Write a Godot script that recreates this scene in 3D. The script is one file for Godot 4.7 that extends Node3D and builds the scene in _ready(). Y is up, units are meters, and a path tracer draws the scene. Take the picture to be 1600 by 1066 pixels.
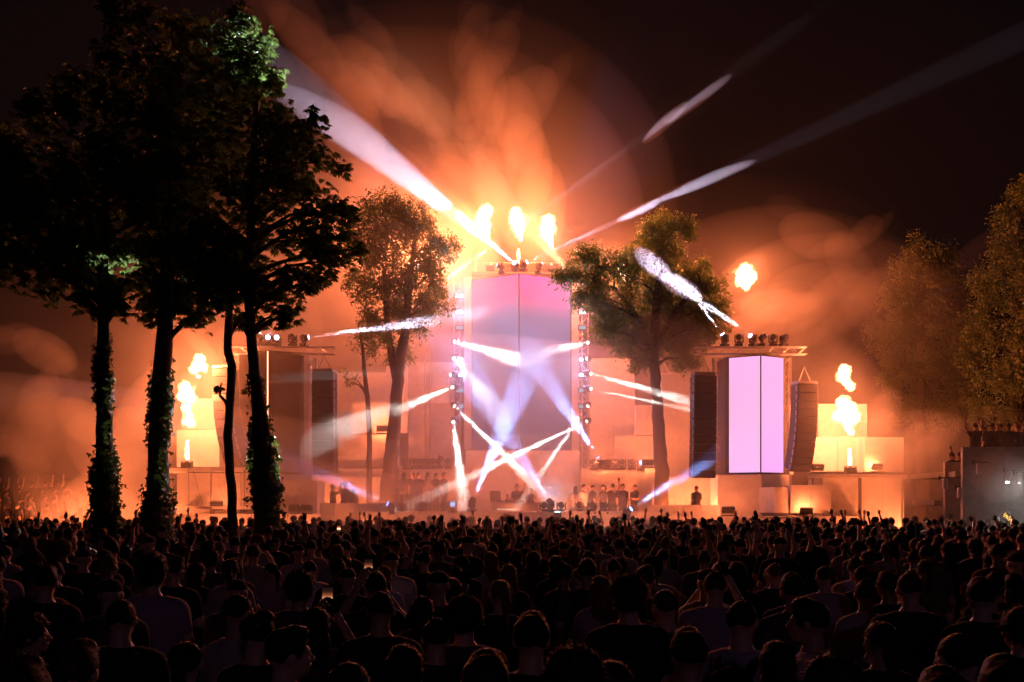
extends Node3D
# Night open-air concert: flame-lit stage, light beams in smoke, ivy-covered trees and a standing crowd.
# 1 unit = 1 m, the audience stands on y = 0 and looks towards -z.

const FOCAL := 1556.0     # lens, in pixels of the 1600-wide frame
const EYE := 2.32         # height of the camera

var mats := {}
var counts := {}
var shared := {}
var rng := RandomNumberGenerator.new()
var smoke_root: Node3D


# ------------------------------------------------------------------ basics
func at(x: float, y: float, d: float) -> Vector3:
	return Vector3((x - 800.0) / FOCAL * d, EYE - (y - 785.0) / FOCAL * d, -d)


func lin(r: float, g: float, b: float) -> Color:
	return Color(r, g, b).linear_to_srgb()


func numbered(called: String) -> String:
	var k: int = counts.get(called, 0)
	counts[called] = k + 1
	return called if k == 0 else "%s_%03d" % [called, k]


func tag(o: Node, label: String, category: String, group := "") -> void:
	o.set_meta("label", label)
	o.set_meta("category", category)
	if group:
		o.set_meta("group", group)


func thing(called: String, label: String, category: String, where := Vector3.ZERO, group := "") -> Node3D:
	var o := Node3D.new()
	o.name = numbered(called)
	o.position = where
	tag(o, label, category, group)
	add_child(o)
	return o


func part(parent: Node, called: String, mesh: Mesh, m: Material, xf := Transform3D()) -> MeshInstance3D:
	var o := MeshInstance3D.new()
	o.name = called
	o.mesh = mesh
	o.material_override = m
	o.transform = xf
	o.cast_shadow = GeometryInstance3D.SHADOW_CASTING_SETTING_ON
	parent.add_child(o, true)
	return o


func structure(called: String, mesh: Mesh, m: Material, xf := Transform3D()) -> MeshInstance3D:
	var o := part(self, numbered(called), mesh, m, xf)
	o.set_meta("kind", "structure")
	return o


# ------------------------------------------------------------------ mesh building
class MB:
	var v := PackedVector3Array()
	var n := PackedVector3Array()
	var uv := PackedVector2Array()
	var f := PackedInt32Array()

	func tri(a: int, b: int, c: int) -> void:
		var g := (v[c] - v[a]).cross(v[b] - v[a])
		if g.dot(n[a] + n[b] + n[c]) < 0.0:
			f.append_array([a, c, b])
		else:
			f.append_array([a, b, c])

	func vert(p: Vector3, nn: Vector3, t := Vector2.ZERO) -> int:
		v.append(p)
		n.append(nn)
		uv.append(t)
		return v.size() - 1

	func quad(a: Vector3, b: Vector3, c: Vector3, d: Vector3) -> void:
		var nn := (c - a).cross(b - a).normalized()
		var i := vert(a, nn, Vector2(0, 1))
		vert(b, nn, Vector2(1, 1))
		vert(c, nn, Vector2(1, 0))
		vert(d, nn, Vector2(0, 0))
		f.append_array([i, i + 1, i + 2, i, i + 2, i + 3])

	# box with chamfered edges
	func box(xf: Transform3D, s: Vector3, bev := 0.01) -> void:
		var h := s * 0.5
		bev = minf(bev, minf(h.x, minf(h.y, h.z)) * 0.5)
		var q := h - Vector3.ONE * bev
		var idx := {}
		for ax in 3:
			for sg in [-1.0, 1.0]:
				var nn := Vector3.ZERO
				nn[ax] = sg
				var u := (ax + 1) % 3
				var w := (ax + 2) % 3
				for k in 4:
					var p := Vector3.ZERO
					p[ax] = sg * h[ax]
					var su := -1.0 if k == 0 or k == 3 else 1.0
					var sw := -1.0 if k < 2 else 1.0
					p[u] = su * q[u]
					p[w] = sw * q[w]
					var key := Vector3i(int(signf(p.x)), int(signf(p.y)), int(signf(p.z)))
					idx[[ax, key]] = vert(xf * p, (xf.basis * nn).normalized())
				var b := v.size() - 4
				tri(b, b + 1, b + 2)
				tri(b, b + 2, b + 3)
		# chamfers along edges, corners
		for ax in 3:
			var u := (ax + 1) % 3
			var w := (ax + 2) % 3
			for su in [-1, 1]:
				for sw in [-1, 1]:
					var k0 := Vector3i.ZERO
					k0[ax] = -1
					k0[u] = su
					k0[w] = sw
					var k1 := k0
					k1[ax] = 1
					var a: int = idx[[u, k0]]
					var b2: int = idx[[u, k1]]
					var c: int = idx[[w, k1]]
					var d: int = idx[[w, k0]]
					tri(a, b2, c)
					tri(a, c, d)
		for sx in [-1, 1]:
			for sy in [-1, 1]:
				for sz in [-1, 1]:
					var key := Vector3i(sx, sy, sz)
					tri(idx[[0, key]], idx[[1, key]], idx[[2, key]])

	# swept round tube
	func tube(ps: Array, rs: Array, sides := 8, caps := true, lump := 0.0, seed_ := 1) -> void:
		var ring := []
		var up := Vector3(0.13, 0.31, 0.94)
		var r := RandomNumberGenerator.new()
		r.seed = seed_
		for i in ps.size():
			var p: Vector3 = ps[i]
			var t: Vector3 = (ps[mini(i + 1, ps.size() - 1)] - ps[maxi(i - 1, 0)]).normalized()
			var x := up.cross(t).normalized()
			var y := t.cross(x).normalized()
			up = y
			var row := []
			for k in sides:
				var a := TAU * k / sides
				var d := x * cos(a) + y * sin(a)
				row.append(vert(p + d * (rs[i] * (1.0 + lump * r.randf_range(-1, 1))), d))
			ring.append(row)
			if i > 0:
				for k in sides:
					var k2 := (k + 1) % sides
					tri(ring[i - 1][k], ring[i - 1][k2], ring[i][k2])
					tri(ring[i - 1][k], ring[i][k2], ring[i][k])
		if caps:
			for e in [0, ps.size() - 1]:
				var o: int = 1 if e == 0 else e - 1
				var nn: Vector3 = (ps[e] - ps[o]).normalized()
				var c := vert(ps[e], nn)
				var rim := []
				for k in sides:
					rim.append(vert(v[ring[e][k]], nn))
				for k in sides:
					tri(c, rim[k], rim[(k + 1) % sides])

	# profile [radius, height] turned about y, then placed
	func lathe(xf: Transform3D, prof: Array, sides := 16) -> void:
		var rows := []
		for i in prof.size():
			var a: Vector2 = prof[maxi(i - 1, 0)]
			var b: Vector2 = prof[mini(i + 1, prof.size() - 1)]
			var t := (b - a).normalized()
			var row := []
			for k in sides:
				var g := TAU * k / sides
				var d := Vector3(cos(g), 0, sin(g))
				row.append(vert(xf * (d * prof[i].x + Vector3(0, prof[i].y, 0)), (xf.basis * (d * t.y - Vector3(0, t.x, 0))).normalized()))
			rows.append(row)
			if i:
				for k in sides:
					var k2 := (k + 1) % sides
					tri(rows[i - 1][k], rows[i - 1][k2], rows[i][k2])
					tri(rows[i - 1][k], rows[i][k2], rows[i][k])

	# upright prism on a ground outline (points x,z), flat shaded
	func prism(o: Array, y0: float, y1: float) -> void:
		var c := Vector2.ZERO
		for p in o:
			c += p
		c /= o.size()
		for i in o.size():
			var a: Vector2 = o[i]
			var b: Vector2 = o[(i + 1) % o.size()]
			var nn := Vector3(b.y - a.y, 0, a.x - b.x).normalized()
			if nn.dot(Vector3((a.x + b.x) * 0.5 - c.x, 0, (a.y + b.y) * 0.5 - c.y)) < 0:
				nn = -nn
			var i0 := vert(Vector3(a.x, y0, a.y), nn)
			vert(Vector3(b.x, y0, b.y), nn)
			vert(Vector3(b.x, y1, b.y), nn)
			vert(Vector3(a.x, y1, a.y), nn)
			tri(i0, i0 + 1, i0 + 2)
			tri(i0, i0 + 2, i0 + 3)
		for e in [[y0, Vector3.DOWN], [y1, Vector3.UP]]:
			var i1 := v.size()
			for p in o:
				vert(Vector3(p.x, e[0], p.y), e[1])
			for i in range(1, o.size() - 1):
				tri(i1, i1 + i, i1 + i + 1)

	func add(o: MB, xf: Transform3D) -> void:
		var b := v.size()
		for i in o.v.size():
			vert(xf * o.v[i], (xf.basis * o.n[i]).normalized(), o.uv[i])
		for i in o.f:
			f.append(b + i)

	func done() -> ArrayMesh:
		var a := []
		a.resize(Mesh.ARRAY_MAX)
		a[Mesh.ARRAY_VERTEX] = v
		a[Mesh.ARRAY_NORMAL] = n
		a[Mesh.ARRAY_TEX_UV] = uv
		a[Mesh.ARRAY_INDEX] = f
		var m := ArrayMesh.new()
		m.add_surface_from_arrays(Mesh.PRIMITIVE_TRIANGLES, a)
		return m


func box_mesh(s: Vector3, bev := 0.01) -> ArrayMesh:
	var key := "box %s %s" % [s, bev]
	if not shared.has(key):
		var b := MB.new()
		b.box(Transform3D(), s, bev)
		shared[key] = b.done()
	return shared[key]


# distance field of joined shapes, meshed as surface nets.
# shapes: ["cone", a, b, ra, rb], ["ball", centre, radii], ["cut", centre, radii], ["above"/"below", y]
func nets(shapes: Array, cell: float, k: float, out: MB, xf := Transform3D(), noise: FastNoiseLite = null, rough := 0.0) -> void:
	var lo := Vector3.ONE * 1e9
	var hi := -lo
	for s in shapes:
		var b := _bounds(s)
		if s[0] == "cone" or s[0] == "ball":
			lo = lo.min(b.position)
			hi = hi.max(b.end)
	var pad := Vector3.ONE * (cell * 2.0 + rough)
	lo -= pad
	hi += pad
	var nx := int((hi.x - lo.x) / cell) + 2
	var ny := int((hi.y - lo.y) / cell) + 2
	var nz := int((hi.z - lo.z) / cell) + 2
	var field := PackedFloat32Array()
	field.resize(nx * ny * nz)
	field.fill(0.5)
	for s in shapes:
		var kind: String = s[0]
		if kind == "above" or kind == "below":
			for j in ny:
				var y := lo.y + j * cell
				var d: float = (s[1] - y) if kind == "above" else (y - s[1])
				if d < -cell * 2.0:
					continue
				for z in nz:
					for i in nx:
						var q := (z * ny + j) * nx + i
						field[q] = maxf(field[q], d)
			continue
		var b := _bounds(s).grow(k + cell * 2.0)
		var i0 := maxi(int((b.position.x - lo.x) / cell), 0)
		var i1 := mini(int((b.end.x - lo.x) / cell) + 1, nx)
		var j0 := maxi(int((b.position.y - lo.y) / cell), 0)
		var j1 := mini(int((b.end.y - lo.y) / cell) + 1, ny)
		var z0 := maxi(int((b.position.z - lo.z) / cell), 0)
		var z1 := mini(int((b.end.z - lo.z) / cell) + 1, nz)
		var a: Vector3 = s[1]
		if kind == "cone":
			var ab: Vector3 = s[2] - a
			var inv := 1.0 / maxf(ab.length_squared(), 1e-9)
			var ra: float = s[3]
			var dr: float = s[4] - ra
			for z in range(z0, z1):
				for j in range(j0, j1):
					var row := (z * ny + j) * nx
					for i in range(i0, i1):
						var p := Vector3(lo.x + i * cell, lo.y + j * cell, lo.z + z * cell) - a
						var t := clampf(p.dot(ab) * inv, 0.0, 1.0)
						var d := (p - ab * t).length() - ra - dr * t
						var q := row + i
						var o := field[q]
						var h := maxf(k - absf(o - d), 0.0) / k
						field[q] = minf(o, d) - h * h * k * 0.25
		else:
			var r: Vector3 = s[2]
			var small := minf(r.x, minf(r.y, r.z))
			var ir := Vector3.ONE / r
			var cut := kind == "cut"
			for z in range(z0, z1):
				for j in range(j0, j1):
					var row := (z * ny + j) * nx
					for i in range(i0, i1):
						var p := (Vector3(lo.x + i * cell, lo.y + j * cell, lo.z + z * cell) - a) * ir
						var l := p.length()
						var g := (p * ir).length()
						var d := l * (l - 1.0) / maxf(g, 1e-6) if l > 0.01 else -small
						var q := row + i
						var o := field[q]
						if cut:
							field[q] = maxf(o, -d)
						else:
							var h := maxf(k - absf(o - d), 0.0) / k
							field[q] = minf(o, d) - h * h * k * 0.25
	if noise:
		for z in nz:
			for j in ny:
				for i in nx:
					var q := (z * ny + j) * nx + i
					if absf(field[q]) < rough * 1.5 + cell * 2.0:
						field[q] += rough * noise.get_noise_3d(lo.x + i * cell, lo.y + j * cell, lo.z + z * cell)
	# one vertex per crossed cell
	var where := {}
	var base := out.v.size()
	var count := 0
	var pts := PackedVector3Array()
	var step := [0, 1, nx, nx + 1, nx * ny, nx * ny + 1, nx * ny + nx, nx * ny + nx + 1]
	var corner := [Vector3(0, 0, 0), Vector3(1, 0, 0), Vector3(0, 1, 0), Vector3(1, 1, 0), Vector3(0, 0, 1), Vector3(1, 0, 1), Vector3(0, 1, 1), Vector3(1, 1, 1)]
	var edges := [[0, 1], [2, 3], [4, 5], [6, 7], [0, 2], [1, 3], [4, 6], [5, 7], [0, 4], [1, 5], [2, 6], [3, 7]]
	for z in nz - 1:
		for j in ny - 1:
			for i in nx - 1:
				var q := (z * ny + j) * nx + i
				var c0 := field[q]
				if c0 > cell * 2.0 or c0 < -cell * 2.0:
					continue
				var inside := 0
				for s in 8:
					if field[q + step[s]] < 0.0:
						inside += 1
				if inside == 0 or inside == 8:
					continue
				var sum := Vector3.ZERO
				var m := 0
				for e in edges:
					var fa := field[q + step[e[0]]]
					var fb := field[q + step[e[1]]]
					if (fa < 0.0) != (fb < 0.0):
						sum += corner[e[0]].lerp(corner[e[1]], fa / (fa - fb))
						m += 1
				where[q] = count
				count += 1
				pts.append(lo + (Vector3(i, j, z) + sum / m) * cell)
	var nor := PackedVector3Array()
	nor.resize(count)
	var tris := PackedInt32Array()
	var sx := [1, nx, nx * ny]
	for q in where:
		for ax in 3:
			var u: int = sx[(ax + 1) % 3]
			var w: int = sx[(ax + 2) % 3]
			var fa := field[q]
			var fb := field[q + sx[ax]]
			if (fa < 0.0) == (fb < 0.0):
				continue
			if not (where.has(q - u) and where.has(q - w) and where.has(q - u - w)):
				continue
			var a0: int = where[q]
			var a1: int = where[q - u]
			var a2: int = where[q - u - w]
			var a3: int = where[q - w]
			var order := [a0, a1, a2, a0, a2, a3] if fa > fb else [a0, a2, a1, a0, a3, a2]
			var g := (pts[order[2]] - pts[order[0]]).cross(pts[order[1]] - pts[order[0]]) + (pts[order[5]] - pts[order[3]]).cross(pts[order[4]] - pts[order[3]])
			var outward := Vector3.ZERO
			outward[ax] = signf(fb - fa)
			if g.dot(outward) < 0.0:
				order = [order[0], order[2], order[1], order[3], order[5], order[4]]
				g = -g
			for o in order:
				tris.append(o)
			for o in [a0, a1, a2, a3]:
				nor[o] += g
	for i in count:
		out.vert(xf * pts[i], (xf.basis * nor[i]).normalized())
	for t in tris:
		out.f.append(base + t)


func _bounds(s: Array) -> AABB:
	if s[0] == "cone":
		var r := Vector3.ONE * maxf(s[3], s[4])
		var lo: Vector3 = s[1].min(s[2]) - r
		return AABB(lo, s[1].max(s[2]) + r - lo)
	if s[0] == "ball" or s[0] == "cut":
		return AABB(s[1] - s[2], s[2] * 2.0)
	return AABB()


# ------------------------------------------------------------------ materials
func noise_tex(freq: float, seed_: int, lo: Color, hi: Color, octaves := 4, bumps := false) -> NoiseTexture2D:
	var fn := FastNoiseLite.new()
	fn.noise_type = FastNoiseLite.TYPE_SIMPLEX
	fn.frequency = freq
	fn.seed = seed_
	fn.fractal_octaves = octaves
	var t := NoiseTexture2D.new()
	t.width = 512
	t.height = 512
	t.seamless = true
	t.noise = fn
	if bumps:
		t.as_normal_map = true
		t.bump_strength = 3.0
	else:
		var g := Gradient.new()
		g.set_color(0, lo)
		g.set_color(1, hi)
		t.color_ramp = g
	return t


func mat(key: String, r: float, g: float, b: float, rough := 0.8, metal := 0.0, spec := 0.5) -> StandardMaterial3D:
	if not mats.has(key):
		var m := StandardMaterial3D.new()
		m.resource_name = key
		m.albedo_color = lin(r, g, b)
		m.roughness = rough
		m.metallic = metal
		m.metallic_specular = spec
		mats[key] = m
	return mats[key]


func grained(key: String, tex: Texture2D, bump: Texture2D, scale: float, rough: float, bump_scale := 0.5) -> StandardMaterial3D:
	var m := StandardMaterial3D.new()
	m.resource_name = key
	m.albedo_texture = tex
	m.roughness = rough
	m.uv1_triplanar = true
	m.uv1_world_triplanar = true
	m.uv1_scale = Vector3.ONE * scale
	if bump:
		m.normal_enabled = true
		m.normal_texture = bump
		m.normal_scale = bump_scale
	mats[key] = m
	return m


func glow(key: String, c: Color, energy: float, base := Color(0.02, 0.02, 0.02)) -> StandardMaterial3D:
	if not mats.has(key):
		var m := StandardMaterial3D.new()
		m.resource_name = key
		m.albedo_color = base
		m.roughness = 0.4
		m.emission_enabled = true
		m.emission = c
		m.emission_energy_multiplier = energy
		mats[key] = m
	return mats[key]


func make_materials() -> void:
	grained("white_board", noise_tex(0.012, 3, lin(0.60, 0.585, 0.56), lin(0.74, 0.73, 0.71), 5), noise_tex(0.02, 8, Color.BLACK, Color.WHITE, 5, true), 0.35, 0.75, 0.25)
	grained("white_cloth", noise_tex(0.01, 13, lin(0.58, 0.57, 0.55), lin(0.70, 0.69, 0.67), 4), noise_tex(0.008, 18, Color.BLACK, Color.WHITE, 3, true), 0.25, 0.9, 0.5)
	grained("bark", noise_tex(0.03, 23, lin(0.035, 0.027, 0.02), lin(0.12, 0.095, 0.07), 5), noise_tex(0.03, 28, Color.BLACK, Color.WHITE, 5, true), 0.9, 0.95, 1.2)
	grained("ground", noise_tex(0.03, 33, lin(0.03, 0.028, 0.02), lin(0.07, 0.06, 0.045), 5), noise_tex(0.05, 38, Color.BLACK, Color.WHITE, 5, true), 0.5, 0.95, 0.8)
	grained("deck", noise_tex(0.03, 43, lin(0.16, 0.15, 0.14), lin(0.26, 0.25, 0.24), 5), null, 0.6, 0.7)
	grained("dark_cloth", noise_tex(0.02, 53, lin(0.05, 0.045, 0.045), lin(0.09, 0.08, 0.08), 4), noise_tex(0.01, 58, Color.BLACK, Color.WHITE, 3, true), 0.5, 0.95, 0.5)
	grained("grey_wall", noise_tex(0.02, 63, lin(0.30, 0.28, 0.27), lin(0.42, 0.40, 0.39), 5), null, 0.3, 0.85)
	mat("black_metal", 0.02, 0.02, 0.021, 0.45, 0.3)
	mat("black_paint", 0.025, 0.025, 0.026, 0.55)
	mat("cabinet", 0.03, 0.03, 0.031, 0.6)
	mat("grille", 0.045, 0.045, 0.046, 0.5, 0.4)
	mat("alloy", 0.5, 0.5, 0.51, 0.42, 0.9)
	mat("steel", 0.32, 0.32, 0.33, 0.45, 0.8)
	mat("cable", 0.02, 0.02, 0.02, 0.6)
	mat("lens_off", 0.1, 0.11, 0.13, 0.08, 0.0, 0.8)
	for c in [["leaf_dark", 0.075, 0.1, 0.018, 41], ["leaf_mid", 0.085, 0.11, 0.028, 42], ["leaf_ivy", 0.03, 0.055, 0.016, 43]]:
		var m := mat(c[0], c[1], c[2], c[3], 0.55)
		m.backlight_enabled = true
		m.backlight = lin(0.07, 0.13, 0.025)
		m.cull_mode = BaseMaterial3D.CULL_DISABLED


# ------------------------------------------------------------------ air
func smoke(where: Vector3, size: Vector3, density: float, turn := Vector3.ZERO) -> void:
	var f := FogVolume.new()
	f.name = "smoke"
	f.shape = RenderingServer.FOG_VOLUME_SHAPE_ELLIPSOID
	f.size = size
	f.position = where
	f.rotation = turn
	f.material = smoke_material(density)
	smoke_root.add_child(f, true)


func smoke_material(density: float) -> FogMaterial:
	var key := "smoke %.4f" % density
	if not mats.has(key):
		var m := FogMaterial.new()
		m.resource_name = "smoke"
		m.density = density
		m.albedo = Color(0.97, 0.96, 0.95)
		mats[key] = m
	return mats[key]


# a soft bank: ellipsoids that thicken towards its middle
func bank(where: Vector3, size: Vector3, density: float, n := 4, loose := 0.5) -> void:
	for i in n:
		var s := lerpf(1.0, 0.3, float(i) / maxf(n - 1, 1))
		var o := Vector3(rng.randf_range(-1, 1), rng.randf_range(-1, 1), rng.randf_range(-1, 1)) * size * 0.5 * (1.0 - s) * loose
		smoke(where + o, size * s * Vector3(rng.randf_range(0.8, 1.2), rng.randf_range(0.8, 1.2), 1.0), density * 2.5 * pow(i + 0.35, 1.3) / pow(n, 2.3) * 1.1, Vector3(0, 0, rng.randf_range(-0.4, 0.4)))


# ragged smoke hanging in a beam; from..to in metres from the lamp
func beam_puff(a: Vector3, dir: Vector3, from: float, to: float, angle: float, density: float, n := 2) -> void:
	var z := dir.normalized()
	var x := z.cross(Vector3(0.1, 1, 0.05)).normalized()
	var y := z.cross(x)
	for i in n:
		var l := (to - from) * (1.0 if n == 1 else rng.randf_range(0.5, 0.8))
		var m := clampf(lerpf(from, to, (i + 0.5) / n + rng.randf_range(-0.1, 0.1)), from + l * 0.3, to - l * 0.3)
		var w := 2.0 * m * tan(deg_to_rad(angle)) * rng.randf_range(1.1, 1.9)
		var f := FogVolume.new()
		f.name = "smoke"
		f.shape = RenderingServer.FOG_VOLUME_SHAPE_ELLIPSOID
		f.transform = Transform3D(Basis(x, y, z) * Basis.from_euler(Vector3(rng.randf_range(-0.12, 0.12), rng.randf_range(-0.12, 0.12), 0)), a + z * m + (x * rng.randf_range(-1, 1) + y * rng.randf_range(-1, 1)) * w * 0.25)
		f.size = Vector3(w, w * rng.randf_range(0.7, 1.1), l)
		f.material = smoke_material(density * rng.randf_range(0.7, 1.1))
		smoke_root.add_child(f, true)


# ------------------------------------------------------------------ lamps
func head_meshes() -> void:
	var b := MB.new()
	b.box(Transform3D(Basis(), Vector3(0, 0.06, 0)), Vector3(0.34, 0.12, 0.3), 0.02)
	b.tube([Vector3(0, 0.12, 0), Vector3(0, 0.16, 0)], [0.09, 0.09], 12)
	shared["mh_base"] = b.done()
	b = MB.new()
	b.box(Transform3D(Basis(), Vector3(0, 0.185, 0)), Vector3(0.36, 0.05, 0.12), 0.015)
	for s in [-1.0, 1.0]:
		b.box(Transform3D(Basis(), Vector3(s * 0.165, 0.33, 0)), Vector3(0.045, 0.3, 0.12), 0.015)
	shared["mh_yoke"] = b.done()
	b = MB.new()   # head, looks along -z
	var lie := Transform3D(Basis(Vector3.RIGHT, -PI / 2), Vector3.ZERO)
	b.lathe(lie, [Vector2(0.0, -0.16), Vector2(0.07, -0.155), Vector2(0.115, -0.13), Vector2(0.128, -0.08), Vector2(0.128, 0.05), Vector2(0.118, 0.07), Vector2(0.125, 0.2), Vector2(0.118, 0.21), Vector2(0.108, 0.2)], 18)
	shared["mh_head"] = b.done()
	b = MB.new()
	b.lathe(lie, [Vector2(0.108, 0.196), Vector2(0.08, 0.206), Vector2(0.04, 0.211), Vector2(0.0, 0.212)], 18)
	shared["mh_lens"] = b.done()


# base: where the base plate sits; up: direction from the base plate to the head
func moving_head(label: String, base: Vector3, towards: Vector3, lit := true, color := Color.WHITE, energy := 1500.0, angle := 1.5, up := Vector3.UP, group := "", soft := 0.35, size := 1.0) -> Vector3:
	var t := thing("moving_head_light", label, "stage light", base, group)
	var y := up.normalized()
	var pivot := y * 0.36 * size
	var aim := (towards - base - pivot).normalized()
	var side := y.cross(aim)
	side = side.normalized() if side.length() > 0.05 else y.cross(Vector3(0.3, 0.1, 0.9)).normalized()
	var stand := Transform3D(Basis(side, y, side.cross(y)), Vector3.ZERO).scaled(Vector3.ONE * size)
	part(t, "base", shared["mh_base"], mats["black_paint"], stand)
	part(t, "yoke", shared["mh_yoke"], mats["black_paint"], stand)
	var hx := aim.cross(y)
	hx = hx.normalized() if hx.length() > 0.05 else side
	var h := part(t, "head", shared["mh_head"], mats["black_paint"], Transform3D(Basis(hx, hx.cross(aim), -aim).scaled(Vector3.ONE * size), pivot))
	var lm: Material = mats["lens_off"]
	if lit:
		lm = glow("lens %s" % color, color, 4.5)
	part(h, "lens", shared["mh_lens"], lm)
	if lit and energy > 0.0:
		var l := SpotLight3D.new()
		l.name = "beam"
		l.position = Vector3(0, 0, -0.24)
		l.light_color = color
		l.light_energy = energy
		l.spot_angle = angle
		l.spot_angle_attenuation = soft
		l.spot_range = 120.0
		l.light_size = 0.05
		l.shadow_enabled = true
		h.add_child(l)
	return base + pivot + aim * 0.24 * size


# ------------------------------------------------------------------ fire
# lobes: [x, y, radius] as seen at depth d
func flame(label: String, lobes: Array, d: float, energy: float, group := "flames", seed_ := 1) -> void:
	var low: Array = lobes[0]
	for l in lobes:
		if l[1] > low[1]:
			low = l
	var base := at(low[0], low[1] + low[2], d)
	var t := thing("flame", label, "flame", base, group)
	var fn := FastNoiseLite.new()
	fn.seed = seed_
	fn.frequency = 2.2
	fn.fractal_octaves = 3
	var r := RandomNumberGenerator.new()
	r.seed = seed_ * 17 + 3
	var px := d / FOCAL
	for layer in [["flame_core", 0.84, 0.05, "flame_core"], ["flame_edge", 1.04, 0.11, "flame_edge"]]:
		var sh := []
		for l in lobes:
			var c := at(l[0], l[1], d) - base
			var rr: float = l[2] * px * layer[1]
			sh.append(["ball", c + Vector3(0, 0, r.randf_range(-0.3, 0.3) * rr), Vector3(rr, rr, rr)])
			if layer[0] == "flame_edge" and l[2] > 5:
				for k in 6:
					var a := r.randf() * TAU
					var o := Vector3(cos(a), sin(a) * 0.9 - 0.2, r.randf_range(-0.7, 0.7)).normalized()
					sh.append(["ball", c + o * rr * r.randf_range(0.7, 1.02), Vector3.ONE * rr * r.randf_range(0.16, 0.36)])
		var b := MB.new()
		fn.frequency = 5.0 if layer[0] == "flame_edge" else 3.5
		nets(sh, 0.032, 0.05, b, Transform3D(), fn, layer[2])
		if b.v.size():
			part(t, layer[0], b.done(), mats[layer[3]])
	if energy > 0.0:
		var best: Array = lobes[0]
		for l in lobes:
			if l[2] > best[2]:
				best = l
		var o := OmniLight3D.new()
		o.name = "fire_light"
		o.position = at(best[0], best[1], d) - base
		o.light_color = FIRE
		o.light_energy = energy
		o.light_size = best[2] * px * 0.6
		o.omni_range = 120.0
		o.shadow_enabled = true
		t.add_child(o)


func make_flame_materials() -> void:
	for c in [["flame_core", lin(1.0, 0.62, 0.4), 17.0, 0.36], ["flame_edge", lin(1.0, 0.42, 0.17), 5.5, 0.3]]:
		var m := StandardMaterial3D.new()
		m.resource_name = c[0]
		m.albedo_color = Color(0.02, 0.02, 0.02, c[3])
		m.transparency = BaseMaterial3D.TRANSPARENCY_ALPHA
		m.roughness = 1.0
		m.metallic_specular = 0.0
		m.emission_enabled = true
		m.emission = c[1]
		m.emission_energy_multiplier = c[2]
		mats[c[0]] = m


func flame_machine(label: String, base: Vector3) -> void:
	var t := thing("flame_machine", label, "flame projector", base, "flame projectors")
	part(t, "housing", box_mesh(Vector3(0.42, 0.22, 0.36), 0.02), mats["black_paint"], Transform3D(Basis(), Vector3(0, 0.11, 0)))
	var b := MB.new()
	b.lathe(Transform3D(Basis(), Vector3(0, 0.22, 0)), [Vector2(0.09, 0.0), Vector2(0.08, 0.07), Vector2(0.05, 0.11), Vector2(0.035, 0.1)], 14)
	part(t, "nozzle", b.done(), mats["steel"])
	b = MB.new()
	for s in [-1.0, 1.0]:
		b.box(Transform3D(Basis(), Vector3(s * 0.2, 0.14, 0)), Vector3(0.02, 0.3, 0.3), 0.004)
	part(t, "bracket", b.done(), mats["steel"])


func flood_light(label: String, base: Vector3, yaw := 0.0, energy := 10.0) -> void:
	var t := thing("flood_light", label, "flood light", base, "floor flood lights")
	t.rotation.y = yaw
	part(t, "foot", box_mesh(Vector3(0.5, 0.05, 0.28), 0.01), mats["black_paint"], Transform3D(Basis(), Vector3(0, 0.025, 0)))
	var h := part(t, "housing", box_mesh(Vector3(0.5, 0.26, 0.16), 0.02), mats["black_paint"], Transform3D(Basis(Vector3.RIGHT, 0.45), Vector3(0, 0.24, 0)))
	part(h, "glass", box_mesh(Vector3(0.42, 0.18, 0.01), 0.003), glow("flood_glass", FIRE, 6.0), Transform3D(Basis(), Vector3(0, 0, -0.082)))
	var l := AreaLight3D.new()
	l.name = "flood"
	l.position = Vector3(0, 0, -0.11)
	l.area_size = Vector2(0.42, 0.18)
	l.light_color = FIRE
	l.light_energy = energy
	l.area_range = 80.0
	l.shadow_enabled = true
	h.add_child(l)
	part(h, "rib", box_mesh(Vector3(0.46, 0.02, 0.03), 0.004), mats["steel"], Transform3D(Basis(), Vector3(0, 0.05, 0.09)))
	part(h, "rib", box_mesh(Vector3(0.46, 0.02, 0.03), 0.004), mats["steel"], Transform3D(Basis(), Vector3(0, -0.05, 0.09)))


# ------------------------------------------------------------------ stage set
# a set block whose front shows at x0..x1, y0..y1 at depth d; reach = size backwards; floor_y = where it stands
func block(label: String, x0: float, y0: float, x1: float, y1: float, d: float, reach: float, cols := 1, rows := 1, m := "white_board", yaw := 0.0, called := "set_block", group := "") -> Node3D:
	var a := at(x0, y1, d)
	var b := at(x1, y0, d)
	a.y = maxf(a.y, 0.0)
	var s := Vector3(b.x - a.x, b.y - a.y, reach)
	var t := thing(called, label, "set block" if called == "set_block" else called.replace("_", " "), Vector3((a.x + b.x) * 0.5, a.y, -d), group)
	t.rotation.y = yaw
	part(t, "body", box_mesh(Vector3(s.x - 0.03, s.y - 0.012, reach), 0.012), mats[m], Transform3D(Basis(), Vector3(0, s.y * 0.5, -reach * 0.5 - 0.02)))
	var w := s.x / cols
	var h := s.y / rows
	for i in cols:
		for j in rows:
			part(t, "panel", box_mesh(Vector3(snappedf(w - 0.012, 0.001), snappedf(h - 0.012, 0.001), 0.03), 0.005), mats[m], Transform3D(Basis(), Vector3(-s.x * 0.5 + w * (i + 0.5), h * (j + 0.5), -0.002)))
	return t


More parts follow.
